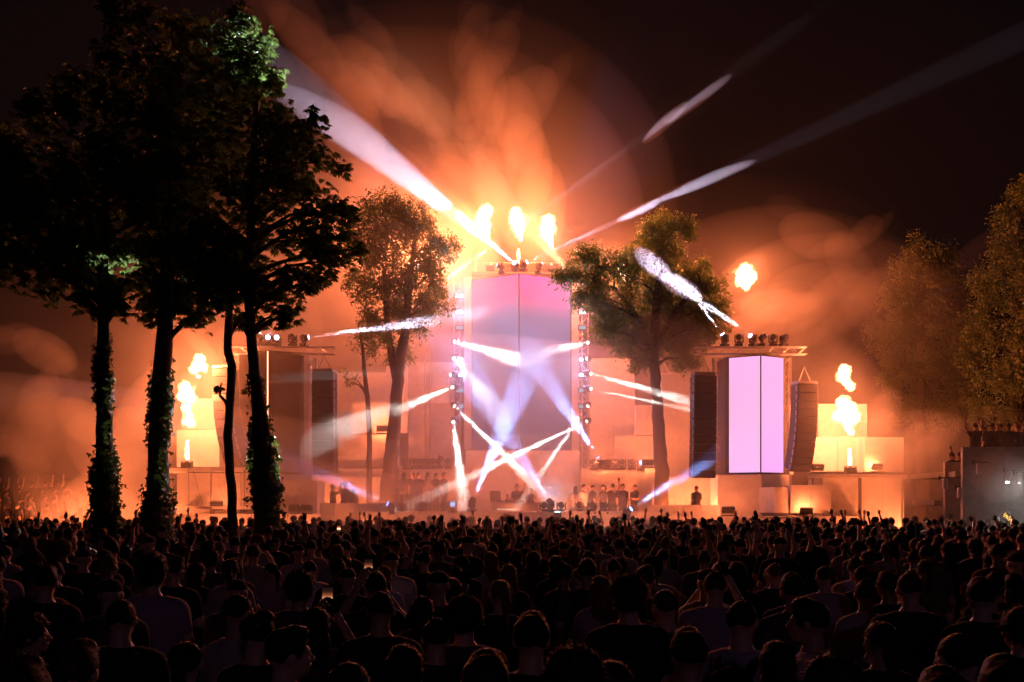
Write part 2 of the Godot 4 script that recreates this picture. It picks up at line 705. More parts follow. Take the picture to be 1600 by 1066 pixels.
func truss(label: String, a: Vector3, b: Vector3, size := 0.3, group := "lighting trusses", m := "alloy") -> void:
	var t := thing("truss", label, "truss", a, group)
	var z := (b - a).normalized()
	var l := (b - a).length()
	var x := (z.cross(Vector3.UP) if absf(z.y) < 0.9 else z.cross(Vector3.RIGHT)).normalized()
	var bs := Basis(x, z.cross(x), z)
	t.basis = bs
	var h := size * 0.5
	for c in [Vector2(-h, -h), Vector2(h, -h), Vector2(h, h), Vector2(-h, h)]:
		var mb := MB.new()
		mb.tube([Vector3(c.x, c.y, 0), Vector3(c.x, c.y, l)], [0.026, 0.026], 8)
		part(t, "chord", mb.done(), mats[m])
	var lat := MB.new()
	var n := maxi(2, int(round(l / (size * 1.1))))
	for i in n:
		var z0 := l * i / n
		var z1 := l * (i + 1) / n
		var f := 1.0 if i % 2 == 0 else -1.0
		for e in [[Vector3(-h * f, -h, z0), Vector3(h * f, -h, z1)], [Vector3(-h * f, h, z0), Vector3(h * f, h, z1)], [Vector3(-h, -h * f, z0), Vector3(-h, h * f, z1)], [Vector3(h, -h * f, z0), Vector3(h, h * f, z1)]]:
			lat.tube([e[0], e[1]], [0.014, 0.014], 5, false)
	part(t, "lattice", lat.done(), mats[m])


func line_array(label: String, x: float, y0: float, y1: float, d: float, width_px: float, n: int, curl: float, yaw: float) -> void:
	var top := at(x, y0, d)
	var t := thing("line_array", label, "speaker array", top, "hanging speaker arrays")
	t.rotation.y = yaw
	var w := width_px / FOCAL * d
	var h := (y1 - y0) / FOCAL * d / n
	var dep := 0.62
	part(t, "bumper_frame", box_mesh(Vector3(w * 0.96, 0.12, dep), 0.02), mats["steel"], Transform3D(Basis(), Vector3(0, 0.08, 0)))
	var ch := MB.new()
	for s in [-1.0, 1.0]:
		ch.tube([Vector3(s * w * 0.3, 0.14, 0), Vector3(0, 0.75, 0)], [0.018, 0.018], 6)
	part(t, "chain", ch.done(), mats["steel"])
	var p := Vector3(0, 0, dep * 0.5)
	var ang := 0.0
	for i in n:
		var down := Vector3(0, -cos(ang), -sin(ang))
		var mid := p + down * h * 0.5 - Vector3(0, sin(ang), -cos(ang)) * 0.0
		var bs := Basis(Vector3.RIGHT, ang)
		var c := part(t, "cabinet", box_mesh(Vector3(w, h - 0.012, dep), 0.02), mats["cabinet"], Transform3D(bs, mid - bs.z * dep * 0.5))
		part(c, "grille", box_mesh(Vector3(w * 0.92, h - 0.07, 0.02), 0.006), mats["grille"], Transform3D(Basis(), Vector3(0, 0, dep * 0.5 + 0.004)))
		for s in [-1.0, 1.0]:
			part(c, "rigging_plate", box_mesh(Vector3(0.02, h * 0.7, 0.1), 0.004), mats["steel"], Transform3D(Basis(), Vector3(s * (w * 0.5 + 0.008), 0, dep * 0.3)))
		p += down * h
		ang += curl * (0.4 + 1.6 * float(i) / n) / n


# wedge-fronted screen tower: left, middle (nearer) and right edge
func led_tower(label: String, xl: float, xc: float, xr: float, y0: float, y1: float, dc: float, de: float, left: Material, right: Material, strip: Material) -> Node3D:
	var l := at(xl, y0, de)
	var c := at(xc, y0, dc)
	var r := at(xr, y0, de)
	var low := at(xc, y1, dc).y
	var hi := c.y
	var base := Vector3(c.x, low, -de)
	var t := thing("screen_tower", label, "screen tower", base)
	l -= base
	r -= base
	c -= base
	var h := hi - low
	var core := MB.new()
	core.prism([Vector2(l.x - 0.1, -0.1), Vector2(c.x, c.z - 0.12), Vector2(r.x + 0.1, -0.1), Vector2(r.x + 0.1, -1.8), Vector2(l.x - 0.1, -1.8)], -0.06, h + 0.06)
	part(t, "frame", core.done(), mats["dark_cloth"])
	for side in [[l, c, left], [c, r, right]]:
		var a: Vector3 = side[0]
		var b: Vector3 = side[1]
		var dir := Vector3(b.x - a.x, 0, b.z - a.z).normalized()
		var nn := Vector3(-dir.z, 0, dir.x)
		a = Vector3(a.x, 0, a.z) + dir * 0.035
		b = Vector3(b.x, 0, b.z) - dir * 0.035
		var q := MB.new()
		q.quad(a, b, b + Vector3(0, h, 0), a + Vector3(0, h, 0))
		for i in 4:
			q.n[i] = nn
		part(t, "screen", q.done(), side[2])
		var bk := MB.new()
		var mid := (a + b) * 0.5 + Vector3(0, h * 0.5, 0) - nn * 0.05
		bk.box(Transform3D(Basis(dir, Vector3.UP, nn), mid), Vector3((b - a).length() + 0.02, h + 0.03, 0.09), 0.01)
		part(t, "screen_backing", bk.done(), mats["black_metal"])
	var e := MB.new()
	e.box(Transform3D(Basis(), Vector3(c.x, h * 0.5, c.z - 0.02)), Vector3(0.05, h + 0.02, 0.05), 0.008)
	part(t, "edge_strip", e.done(), strip)
	return t


func display(key: String, cols: Array, energy: float) -> StandardMaterial3D:
	# what a screen shows: colours from its lower to its upper edge
	var g := Gradient.new()
	var offs := PackedFloat32Array()
	var hues := PackedColorArray()
	for c in cols:
		offs.append(c[0])
		hues.append(c[1])
	g.offsets = offs
	g.colors = hues
	var im := Image.create(8, 256, false, Image.FORMAT_RGB8)
	for y in 256:
		var c := g.sample(1.0 - y / 255.0)
		for x in 8:
			im.set_pixel(x, y, c)
	var m := StandardMaterial3D.new()
	m.resource_name = key
	m.albedo_color = Color(0.02, 0.02, 0.02)
	m.roughness = 0.5
	m.emission_enabled = true
	m.emission = Color.BLACK
	m.emission_texture = ImageTexture.create_from_image(im)
	m.emission_energy_multiplier = energy
	m.texture_repeat = false
	mats[key] = m
	return m


# ------------------------------------------------------------------ the stage
var FIRE := lin(1.0, 0.19, 0.058)
const ORDINAL := ["leftmost", "second from the left", "third from the left", "fourth from the left", "fifth from the left", "sixth from the left", "seventh from the left", "rightmost"]
const WHITE_BEAM := Color(1.0, 0.98, 0.96)
const LILAC_BEAM := Color(0.90, 0.86, 1.0)
const BLUE_BEAM := Color(0.5, 0.66, 1.0)


func build_stage() -> void:
	var fl := "flame jets over the stage"
	# --- ground and decks
	structure("ground", box_mesh(Vector3(160, 1, 170), 0.01), mats["ground"], Transform3D(Basis(), Vector3(0, -0.5, -55)))
	structure("stage_deck", box_mesh(Vector3(17.5, 1.3, 12), 0.02), mats["deck"], Transform3D(Basis(), Vector3(0.4, 0.65, -46.2)))

	# --- central screen tower on its plinth
	block("wide white plinth under the tall central screen tower", 727, 704, 906, 900, 45.6, 3.2, 5, 2)
	var dark_left := display("left_face_picture", [[0.0, lin(0.04, 0.04, 0.08)], [0.4, lin(0.13, 0.17, 0.34)], [0.76, lin(0.2, 0.2, 0.36)], [0.88, lin(0.8, 0.18, 0.38)], [1.0, lin(0.95, 0.18, 0.42)]], 1.0)
	var dark_right := display("right_face_picture", [[0.0, lin(0.04, 0.04, 0.08)], [0.45, lin(0.12, 0.16, 0.32)], [0.76, lin(0.16, 0.15, 0.28)], [0.87, lin(0.8, 0.13, 0.36)], [1.0, lin(1.0, 0.15, 0.5)]], 1.0)
	led_tower("tall central screen tower with wedge front, pink at the top", 737, 811, 892, 428, 702, 46.0, 47.4, dark_left, dark_right, mats["black_metal"])
	for s in [[725, 737, "left"], [893, 905, "right"]]:
		block("slim white pillar along the %s edge of the central screen" % s[2], s[0], 433, s[1], 703, 47.3, 0.4, 1, 6, "white_board", 0.0, "set_pillar", "pillars beside the central screen")
	var cap := thing("tower_roof", "dark roof frame on top of the central screen tower", "roof frame", at(811, 433, 48.9))
	var cb := MB.new()
	cb.box(Transform3D(Basis(), Vector3(0, -0.03, 0)), Vector3(4.6, 0.12, 2.0), 0.02)
	part(cap, "plate", cb.done(), mats["dark_cloth"])
	cb = MB.new()
	for sx in [-2.1, 2.1]:
		cb.tube([Vector3(sx, 0.0, 0.8), Vector3(sx, 0.55, 0.8)], [0.03, 0.03], 6)
	cb.tube([Vector3(-2.1, 0.5, 0.8), Vector3(2.1, 0.5, 0.8)], [0.025, 0.025], 6)
	part(cap, "rail", cb.done(), mats["steel"])

	# --- masts with strobes and moving heads each side of the central screen
	var strobe_y := [463.0, 488.0, 512.0, 537.0, 562.0, 586.0, 610.0, 635.0]
	var bright := [1, 1, 0, -1, 1, 1, 0, 0]
	for s in [[718, -1.0, "left"], [910, 1.0, "right"]]:
		truss("upright lighting mast %s of the central screen" % s[2], Vector3(at(s[0], 500, 46.9).x + s[1] * 0.12, 1.3, -47.0), Vector3(at(s[0], 500, 46.9).x + s[1] * 0.12, at(0, 440, 46.9).y, -47.0), 0.3)
		for i in 8:
			if bright[i] < 0:
				continue
			var p := at(s[0], strobe_y[i], 46.7)
			var words: String = "lit white strobe bar" if bright[i] == 1 else "dim teal strobe bar"
			var t := thing("strobe_light", "%s %s on the mast %s of the central screen" % [["topmost", "second highest", "third highest", "", "fourth highest", "third lowest", "second lowest", "lowest"][i], words, s[2]], "strobe light", p, "strobe bars on the masts")
			part(t, "housing", box_mesh(Vector3(0.40, 0.24, 0.16), 0.02), mats["black_paint"], Transform3D(Basis(), Vector3(0, 0, -0.085)))
			part(t, "lamp_face", box_mesh(Vector3(0.31, 0.15, 0.02), 0.004), glow("strobe_on", Color(0.86, 0.95, 1.0), 3.6) if bright[i] == 1 else glow("strobe_low", Color(0.45, 0.78, 0.86), 0.75))
			part(t, "bracket", box_mesh(Vector3(0.44, 0.04, 0.1), 0.006), mats["steel"], Transform3D(Basis(), Vector3(0, 0.13, -0.1)))
			if bright[i] == 1:
				var l := AreaLight3D.new()
				l.name = "strobe_glow"
				l.position = Vector3(0, 0, 0.04)
				l.rotation.y = PI
				l.area_size = Vector2(0.31, 0.15)
				l.light_color = Color(0.55, 0.70, 1.0)
				l.light_energy = 11.0
				l.area_range = 60.0
				l.shadow_enabled = true
				t.add_child(l)

	# moving heads on the masts: side, y, aim (x, y, depth), energy, half angle, words
	var mast := [
		[-1, 533, 826, 566, 41.5, 1300, 4.2, "sending a short broad white beam across the screen"],
		[-1, 558, 736, 592, 44.0, 700, 5.0, "sending a stubby white beam down beside the screen"],
		[-1, 585, 600, 603, 44.0, 260, 0.6, "sending a thin faint beam to the left"],
		[-1, 605, 421, 716, 23.9, 7500, 1.4, "sending a long white beam down to the left trees"],
		[-1, 632, 852, 775, 42.0, 5200, 2.2, "sending a white beam down right across the plinth"],
		[-1, 656, 727, 800, 42.5, 1700, 4.2, "sending a flaring white beam almost straight down"],
		[1, 535, 850, 550, 42.5, 1000, 3.8, "sending a short white beam left over the screen"],
		[1, 560, 800, 568, 44.0, 2400, 0.9, "sending a thin white beam left over the screen"],
		[1, 583, 1080, 628, 41.0, 3200, 2.2, "sending a soft white beam right behind the tree trunk"],
		[1, 607, 1090, 643, 41.0, 5200, 1.1, "sending a crisp white beam right behind the tree trunk"],
		[1, 632, 845, 740, 43.0, 4200, 1.4, "sending a thin white beam down to the left"],
		[1, 657, 655, 783, 41.5, 8000, 1.6, "sending a long white beam down left over the plinth"],
	]
	for e in mast:
		var left: bool = e[0] < 0
		var p := at(704 if left else 924, e[1], 46.3)
		var mount := Vector3(0.35 if left else -0.35, 0, -0.12)
		var tip := moving_head("%s mast head %s" % ["left" if left else "right", e[7]], p + mount, at(e[2], e[3], e[4]), true, WHITE_BEAM, e[5], e[6], -mount.normalized(), "moving heads on the masts", 0.35, 0.72)
		beams.append([tip, at(e[2], e[3], e[4]) - tip, e[6]])

	# --- lights along the top of the tower
	var top := [
		[805, 412, 422, 102, 24.0, 19000, 1.8, "on tower top with strong beam up left into the trees"],
		[818, 412, 1112, 278, 41.0, 8500, 1.5, "on tower top with strong beam up right"],
		[842, 416, 866, 394, 46.0, 500, 0.8, "on the tower roof sending a short thin beam up right"],
		[783, 416, 737, 402, 46.0, 300, 0.5, "on the tower roof sending a thin beam up left"],
		[893, 424, 866, 408, 46.0, 500, 0.7, "at the right end of the tower roof sending a short beam"],
		[668, 457, 1060, 174, 43.0, 7000, 1.0, "on the mast top left of the tower sending a beam up right"],
	]
	for e in top:
		var p := at(e[0], e[1], 46.3 if e[0] != 668 else 47.2)
		var tip := moving_head("lit moving head %s" % e[7], p - Vector3(0, 0.36, 0), at(e[2], e[3], e[4]), true, LILAC_BEAM, e[5], e[6], Vector3.UP, "moving heads above the central screen")
		beams.append([tip, at(e[2], e[3], e[4]) - tip, e[6]])
	truss("small outrigger mast left of the central tower", Vector3(at(668, 470, 47.2).x, 1.3, -47.2), Vector3(at(668, 470, 47.2).x, at(668, 470, 47.2).y, -47.2), 0.22)
	# added warm wash hidden behind the tower, standing in for fire-lit smoke
	moving_head("added wash light behind the central tower throwing a broad dull beam up left", at(905, 455, 50.5), at(600, 90, 44.0), true, lin(1.0, 0.42, 0.2), 900, 8.0, Vector3.UP, "", 0.7)
	truss("added upright mast behind the central tower carrying the added wash light", Vector3(at(905, 455, 50.5).x, 0, -50.5), at(905, 457, 50.5), 0.3)

	# --- blue lights on the floor and the upper platform
	var floor_lamps := [
		[612, 790, 40.3, 566, 770, 39.6, 350, 5.5, "on the front riser left end sending a blue beam up left"],
		[737, 786, 40.3, 822, 585, 42.0, 1100, 7.5, "on the front riser sending a tall blue beam up the screen"],
		[687, 720, 45.0, 712, 660, 45.0, 380, 2.6, "on the upper left platform sending a faint blue beam"],
		[938, 721, 45.0, 843, 572, 44.0, 1000, 7.0, "on the upper right platform sending a blue beam up left"],
		[861, 787, 40.3, 800, 690, 41.5, 800, 7.0, "right of the booth sending a blue beam up left"],
		[980, 799, 39.9, 1092, 728, 38.0, 800, 5.0, "on the front riser right end sending a blue beam up right"],
	]
	for e in floor_lamps:
		var p := at(e[0], e[1], e[2]) - Vector3(0, 0.36, 0)
		var tip := moving_head("lit moving head %s" % e[8], p, at(e[3], e[4], e[5]), true, BLUE_BEAM, e[6], e[7], Vector3.UP, "moving heads on the stage floor")
		beams.append([tip, at(e[3], e[4], e[5]) - tip, e[7]])
	for x in [707, 1002]:
		moving_head("moving head with a dull blue lens %s" % ("left of the flaring beam" if x == 707 else "right end of the upper platform"), at(x, 788 if x == 707 else 723, 40.3 if x == 707 else 45.0) - Vector3(0, 0.36, 0), at(x, 792, 10.0), true, Color(0.42, 0.6, 0.8), 0.0, 1.0, Vector3.UP, "moving heads on the stage floor")
	var dull := -1
	for x in [634, 647, 657, 667, 677, 700]:
		dull += 1
		moving_head("%s unlit dark moving head on the upper left platform" % ORDINAL[dull], at(x, 721, 45.05) - Vector3(0, 0.36, 0), at(x + rng.randf_range(-60, 60), 640, 30.0), false, WHITE_BEAM, 0.0, 1.0, Vector3.UP, "unlit heads on the upper left platform")
	dull = -1
	for x in [928, 950, 961, 972, 988]:
		dull += 1
		moving_head("%s unlit dark moving head on the upper right platform" % ORDINAL[dull], at(x, 722, 45.05) - Vector3(0, 0.36, 0), at(x + rng.randf_range(-60, 60), 640, 30.0), false, WHITE_BEAM, 0.0, 1.0, Vector3.UP, "unlit heads on the upper right platform")
	dull = -1
	for x in [628, 660, 692, 850, 877, 905, 925, 945]:
		dull += 1
		moving_head("%s unlit dark moving head on the front riser" % ORDINAL[dull], at(x, 790, 40.35) - Vector3(0, 0.36, 0), at(x + rng.randf_range(-60, 60), 700, 30.0), false, WHITE_BEAM, 0.0, 1.0, Vector3.UP, "unlit heads on the front riser")
	# teal floor wash in front of the booth
	var tw := thing("floor_wash_light", "small teal floor light in front of the stage riser", "stage light", at(871, 805, 38.6))
	part(tw, "housing", box_mesh(Vector3(0.3, 0.22, 0.2), 0.02), mats["black_paint"])
	part(tw, "lens", box_mesh(Vector3(0.2, 0.02, 0.14), 0.004), glow("teal_lens", Color(0.55, 0.9, 1.0), 10.0), Transform3D(Basis(), Vector3(0, 0.118, 0)))
	var twp := block("low black plinth carrying the teal floor light", 862, 808.5, 880, 900, 38.7, 0.4, 1, 1, "black_paint", 0.0, "plinth")
	var tl := SpotLight3D.new()
	tl.name = "teal_glow"
	tl.position = Vector3(0, 0.16, 0)
	tl.rotation.x = PI / 2 + 0.25
	tl.spot_angle = 50.0
	tl.light_color = Color(0.4, 0.8, 1.0)
	tl.light_energy = 45.0
	tl.spot_range = 40.0
	tl.light_size = 0.1
	tl.shadow_enabled = true
	tw.add_child(tl)

	# --- risers, platforms and the booth
	block("long white front riser across the stage", 560, 799, 1006, 900, 40.2, 0.9, 12, 1)
	block("white upper platform left of the central plinth", 600, 728, 726, 900, 45.0, 2.5, 4, 2)
	block("white upper platform right of the central plinth", 907, 732, 1082, 900, 45.0, 2.5, 5, 2)
	var bo := thing("dj_booth", "dark booth with decks at the middle of the stage", "booth", Vector3(at(805, 0, 42.5).x, 1.3, -42.6))
	part(bo, "counter", box_mesh(Vector3(2.0, 1.0, 0.7), 0.02), mats["black_paint"], Transform3D(Basis(), Vector3(0, 0.5, 0)))
	part(bo, "light_strip", box_mesh(Vector3(0.85, 0.05, 0.03), 0.005), glow("booth_strip", Color(1.0, 0.86, 0.7), 1.5), Transform3D(Basis(), Vector3(-0.35, 0.72, 0.37)))
	for k in 4:
		part(bo, "player", box_mesh(Vector3(0.34, 0.1, 0.42), 0.01), mats["black_metal"], Transform3D(Basis(), Vector3(-0.66 + 0.44 * k, 1.05, 0)))
	part(bo, "monitor", box_mesh(Vector3(0.45, 0.5, 0.4), 0.03), mats["cabinet"], Transform3D(Basis(), Vector3(-0.85, 1.26, -0.1)))

	# --- the white set left of the centre
	block("large pale back panel with bright top left of centre", 525, 582, 603, 735, 46.3, 0.3, 2, 3)
	block("pale box in front of the left back panel", 549, 628, 606, 678, 45.6, 0.5, 1, 1)
	block("pale lower box under the left back panel", 529, 679, 622, 731, 45.2, 0.6, 2, 1)
	block("upright bright panel behind the forked tree trunk", 603, 562, 637, 677, 46.5, 0.3, 1, 2)
	block("tall set wall between the forked tree and the left mast", 638, 566, 708, 727, 47.6, 0.4, 2, 3)
	block("small bright box high beside the left mast", 677, 585, 702, 631, 47.0, 0.5, 1, 1)
	block("pale ledge block below the left back panel", 500, 733, 604, 760, 44.6, 1.2, 3, 1)
	block("low white parapet at the left of the stage", 494, 786, 618, 900, 40.8, 0.25, 4, 1, "white_board", 0.06)
	block("box-shaped set block left of the parapet", 438, 751, 496, 900, 40.2, 1.6, 2, 1)
	block("white wall behind the crew at the left of the stage", 470, 745, 620, 900, 44.2, 0.3, 4, 1)
	# --- the white set right of the centre
	block("bright hanging panel right of the tree trunk", 1033, 583, 1081, 631, 45.4, 0.3, 1, 1)
	block("bright square box beside the right tree trunk", 993, 633, 1026, 679, 45.6, 0.6, 1, 1)
	block("tall set wall between the right mast and the tree", 921, 560, 992, 731, 47.6, 0.4, 2, 3)
	block("pale wall block below the bright square box", 960, 681, 1046, 731, 46.6, 0.5, 2, 1)
	block("pale wall block under the bright hanging panel", 1026, 632, 1084, 734, 46.0, 0.5, 1, 2)
	block("low white parapet at the right of the stage", 1010, 789, 1124, 900, 40.8, 0.25, 4, 1, "white_board", -0.06)
	block("white wall behind the lone man at the right of the stage", 1020, 745, 1124, 900, 44.2, 0.3, 3, 1)
	var wires := MB.new()
	var hp := at(1036, 583, 45.3)
	for e in [[1035, 583, 1035, 560], [1046, 583, 1022, 545], [1078, 583, 1058, 548]]:
		wires.tube([at(e[0], e[1], 45.4), at(e[2], e[3], 45.8)], [0.015, 0.015], 5)
	var wt := thing("suspension_wires", "thin wires above the bright hanging panel", "wires", Vector3.ZERO)
	part(wt, "wire", wires.done(), mats["steel"])

	# --- right side tower and blocks
	var pink_l := display("pink_left_picture", [[0.0, lin(0.98, 0.50, 0.92)], [0.5, lin(0.98, 0.47, 0.80)], [1.0, lin(0.98, 0.45, 0.84)]], 1.15)
	var pink_r := display("pink_right_picture", [[0.0, lin(0.98, 0.42, 0.94)], [0.5, lin(0.97, 0.46, 0.84)], [1.0, lin(0.98, 0.44, 0.82)]], 1.15)
	led_tower("side screen tower glowing solid pink", 1138, 1189, 1225, 556, 738, 41.0, 41.7, pink_l, pink_r, mats["black_metal"])
	side_tower(1.0, "right", 1122, 1189, 1233)
	var off := mat("screen_off", 0.03, 0.022, 0.02, 0.35)
	led_tower("dark side screen tower with a glowing edge strip", 372, 418, 470, 549, 738, 41.0, 41.7, off, off, glow("edge_leds", Color(1.0, 0.78, 0.62), 2.6))
	side_tower(-1.0, "left", 367, 418, 487)
	line_array("black speaker array left of the pink screen", 1099, 588, 748, 40.4, 36, 12, 0.10, 0.12)
	line_array("curved black speaker array right of the pink screen", 1257, 602, 741, 40.4, 35, 11, 0.45, 0.25)
	line_array("curved speaker array half hidden behind the thin tree trunk", 352, 577, 735, 40.4, 34, 12, 0.5, -0.5)
	line_array("black speaker array right of the dark screen", 507, 583, 742, 40.4, 34, 12, 0.10, -0.12)
	for e in [[1116, 1122, 588, 683, "left of the pink screen"], [1234, 1240, 632, 742, "right of the pink screen"], [488, 493, 626, 742, "right of the dark screen"], [374, 380, 626, 742, "left of the dark screen"]]:
		block("narrow white upright strip %s" % e[4], e[0], e[2], e[1], e[3], 41.9, 0.1, 1, 1, "white_board", 0.0, "set_strip")
	# right blocks
	block("tall white panel behind the right twin flames", 1278, 631, 1355, 736, 43.6, 0.3, 2, 2)
	block("white box on the right platform behind the flame machine", 1270, 683, 1347, 737, 42.6, 0.9, 2, 1)
	block("white side box at the right end of the platform", 1348, 683, 1415, 738, 42.3, 0.9, 2, 1, "white_board", 0.16)
	slab("thin white platform slab carrying the right flame machine", [at(1262, 741, 40.4), at(1346, 741, 40.2), at(1418, 739, 41.6), at(1418, 739, 43.6), at(1262, 739, 43.6)], 0.14)
	block("lit white base block under the right platform", 1285, 746, 1341, 900, 41.3, 2.0, 1, 1)
	block("shaded white base block at the far right of the stage", 1342, 746, 1416, 900, 41.5, 2.0, 2, 1, "white_board", 0.2)
	block("low white block in front of the right base", 1236, 758, 1298, 802, 39.7, 1.4, 2, 1, "white_board", -0.1)
	block("low white side block with slanted top right of the pink tower", 1208, 761, 1235, 802, 39.8, 1.2, 1, 1, "white_board", 0.3)
	slab("thin white floor slab at the right of the stage", [at(1150, 807, 39.6), at(1250, 810, 38.9), at(1341, 804, 39.8), at(1341, 803, 42.0), at(1150, 803, 42.0)], 0.12)
	flame_machine("black flame machine on the right platform", at(1329, 739.5, 40.8))
	flood_light("small flood light left of the right flame machine", at(1278, 739.5, 41.0), 0.1, 2.5)
	flood_light("small flood light right of the right flame machine", at(1371, 738.5, 41.9), 0.4, 2.5)
	flood_light("small flood light on the right floor slab", at(1260, 808, 39.2), 0.0, 2.5)
	flood_light("small flood light at the foot of the pink tower", at(1138, 806.5, 39.8), 0.0, 2.5)
	# left blocks
	block("white panel behind the left twin flames", 284, 623, 338, 672, 43.4, 0.3, 1, 1)
	block("white box on the left platform behind the flame machine", 276, 672, 343, 730, 42.4, 0.9, 2, 1)
	slab("thin white platform slab carrying the left flame machine", [at(262, 732, 41.2), at(330, 735, 40.2), at(388, 734, 40.4), at(388, 732, 43.4), at(262, 731, 43.4)], 0.14)
	block("white base block under the left platform", 276, 739, 376, 900, 41.2, 2.2, 3, 1)
	block("narrow lit base block beside the dark screen tower", 377, 739, 437, 900, 41.0, 1.8, 2, 1)
	slab("thin white floor slab at the left of the stage", [at(268, 791, 42.0), at(332, 800, 39.6), at(396, 800, 39.6), at(396, 797, 42.0)], 0.12)
	block("low pale front wall at the left of the stage", 270, 803, 500, 900, 39.5, 0.2, 8, 1)
	flame_machine("black flame machine on the left platform", at(292, 731.5, 40.8))
	flood_light("small flood light on the left floor slab", at(338, 797.5, 40.1), 0.0, 2.5)
	for x in [460, 479]:
		var mo := thing("stage_monitor", "grey wedge monitor %s in front of the left set block" % ("left one" if x == 460 else "right one"), "speaker", at(x, 803, 39.4), "wedge monitors")
		part(mo, "cabinet", box_mesh(Vector3(0.42, 0.3, 0.34), 0.03), mats["cabinet"], Transform3D(Basis(Vector3.RIGHT, -0.4), Vector3(0, 0.17, 0)))
		part(mo, "grille", box_mesh(Vector3(0.36, 0.24, 0.02), 0.01), mats["grille"], Transform3D(Basis(Vector3.RIGHT, -0.4), Vector3(0, 0.24, 0.16)))
	flood_light("flood light on the ledge left of the forked trunk", at(597, 678, 44.4), 0.1, 8.0)
	flood_light("added flood light on the right wall ledge near the tree trunk", at(1012, 731, 44.3), 0.0, 9.0)  # added to brighten the hanging panel and the square box
	flood_light("flood light on the wall ledge right of the right mast", at(945, 731, 44.3), 0.0, 7.0)
	dull = -1
	for x in [590, 650, 720, 800, 880, 950]:  # unseen floods added behind the riser to light the set from the front
		dull += 1
		flood_light("%s added unseen flood light behind the front riser" % ORDINAL[dull], at(x, 0, 41.6) * Vector3(1, 0, 1) + Vector3(0, 1.3, 0), 0.0, 16.0)
	for x in [1050, 1100]:  # likewise added out of sight, for the walls behind the right parapet
		flood_light("%s added unseen flood light behind the right parapet" % ("left" if x == 1050 else "right"), at(x, 0, 41.6) * Vector3(1, 0, 1) + Vector3(0, 1.3, 0), 0.0, 22.0)
	for x in [510, 560]:  # likewise added out of sight, for the walls behind the left parapet
		flood_light("%s added unseen flood light behind the left parapet" % ("left" if x == 510 else "right"), at(x, 0, 41.6) * Vector3(1, 0, 1) + Vector3(0, 1.3, 0), 0.0, 22.0)
	# unseen floods added in the pit between audience and stage to light its front
	dull = -1
	for x in [330, 470, 590, 720, 880, 1010, 1120, 1380]:
		dull += 1
		flood_light("%s added unseen pit flood light on the ground before the stage, facing it" % ORDINAL[dull], at(x, 0, 38.0) * Vector3(1, 0, 1), 0.0, 8.0 if x > 340 and x < 1300 else 15.0)
	for e in [[120, "far left ground by the terrace"], [215, "ground left of the left set blocks"], [1445, "ground right of the right set blocks"], [1490, "ground by the guest platform"]]:  # unseen floods added to brighten the smoke at both stage ends
		flood_light("added unseen flood light on the %s" % e[1], at(e[0], 0, 40.2) * Vector3(1, 0, 1), 0.25 if e[0] < 800 else -0.1, 75.0 if e[0] < 800 else 22.0)
	var cb2 := MB.new()
	cb2.tube([at(294, 731, 40.7), at(294, 733, 40.5), at(295, 760, 40.9), at(295, 789, 40.9)], [0.012, 0.012, 0.012, 0.012], 5)
	var ct := thing("power_cable", "thin dark cable hanging below the left flame machine", "cable", Vector3.ZERO)
	part(ct, "cable", cb2.done(), mats["cable"])
	cb2 = MB.new()
	cb2.tube([at(302, 735, 40.6), at(308, 760, 40.9), at(317, 789, 40.9)], [0.01, 0.01, 0.01], 5)
	ct = thing("power_cable", "thin slanting cable on the left base block", "cable", Vector3.ZERO)
	part(ct, "cable", cb2.done(), mats["cable"])

	# --- fire
	flame("left of the three fireballs above the central tower", [[757, 335, 11], [761, 328, 9], [752, 345, 10], [758, 352, 9], [760, 362, 6], [762, 371, 3.5], [764, 378, 2.5]], 46.0, 150.0, fl, 1)
	flame("middle fireball of the three above the central tower", [[806, 333, 9], [808, 345, 12.5], [811, 356, 10], [812, 366, 6], [814, 374, 3]], 46.0, 150.0, fl, 2)
	flame("right of the three fireballs above the central tower", [[857, 345, 10.5], [856, 357, 12.5], [854, 365, 10], [858, 374, 7], [861, 383, 4], [863, 388, 2]], 46.0, 150.0, fl, 3)
	flame("thin flame tongue on the tower top between two lights", [[810, 391, 2.2], [809.5, 395, 2.6], [810, 399, 3.2], [810.5, 403, 3.0], [810, 408, 2.6]], 46.0, 0.0, fl, 4)
	flame("lone round fireball high right of the tree", [[1163, 428, 12], [1170, 433, 12], [1159, 438, 10], [1166, 445, 8], [1165, 422, 10]], 46.5, 190.0, fl, 5)
	flame("upper fireball of the right twin flames", [[1320, 578, 9], [1318, 588, 10], [1323, 597, 7], [1329, 604, 7]], 40.4, 80.0, fl, 6)
	flame("lower mushroom-shaped fireball of the right twin flames", [[1318, 630, 11], [1324, 640, 14], [1311, 650, 10], [1333, 652, 11], [1325, 660, 9], [1327, 669, 6], [1330, 676, 5]], 40.4, 80.0, fl, 7)
	flame("short flame tongue on the right flame machine", [[1328, 703, 2.2], [1327.5, 708, 2.8], [1328, 713, 3.3], [1328.5, 718, 3.2], [1328, 723, 2.8], [1329, 728, 2.4]], 40.8, 0.0, fl, 8)
	flame("upper fireball of the left twin flames", [[313, 562, 8.5], [308, 572, 9], [318, 575, 7], [302, 578, 6], [309, 588, 3.5]], 40.4, 120.0, fl, 9)
	flame("lower tall fireball of the left twin flames", [[289, 605, 9], [292, 615, 11.5], [297, 622, 9], [285, 620, 8], [291, 637, 8], [295, 650, 7], [298, 661, 7], [289, 660, 5]], 40.4, 120.0, fl, 10)
	flame("short flame tongue on the left flame machine", [[293, 690, 2.2], [292.5, 695, 2.7], [292, 701, 3.2], [292.5, 706, 3.2], [292, 711, 3.5], [292, 716, 3.3], [293, 722, 2.6]], 40.8, 0.0, fl, 11)
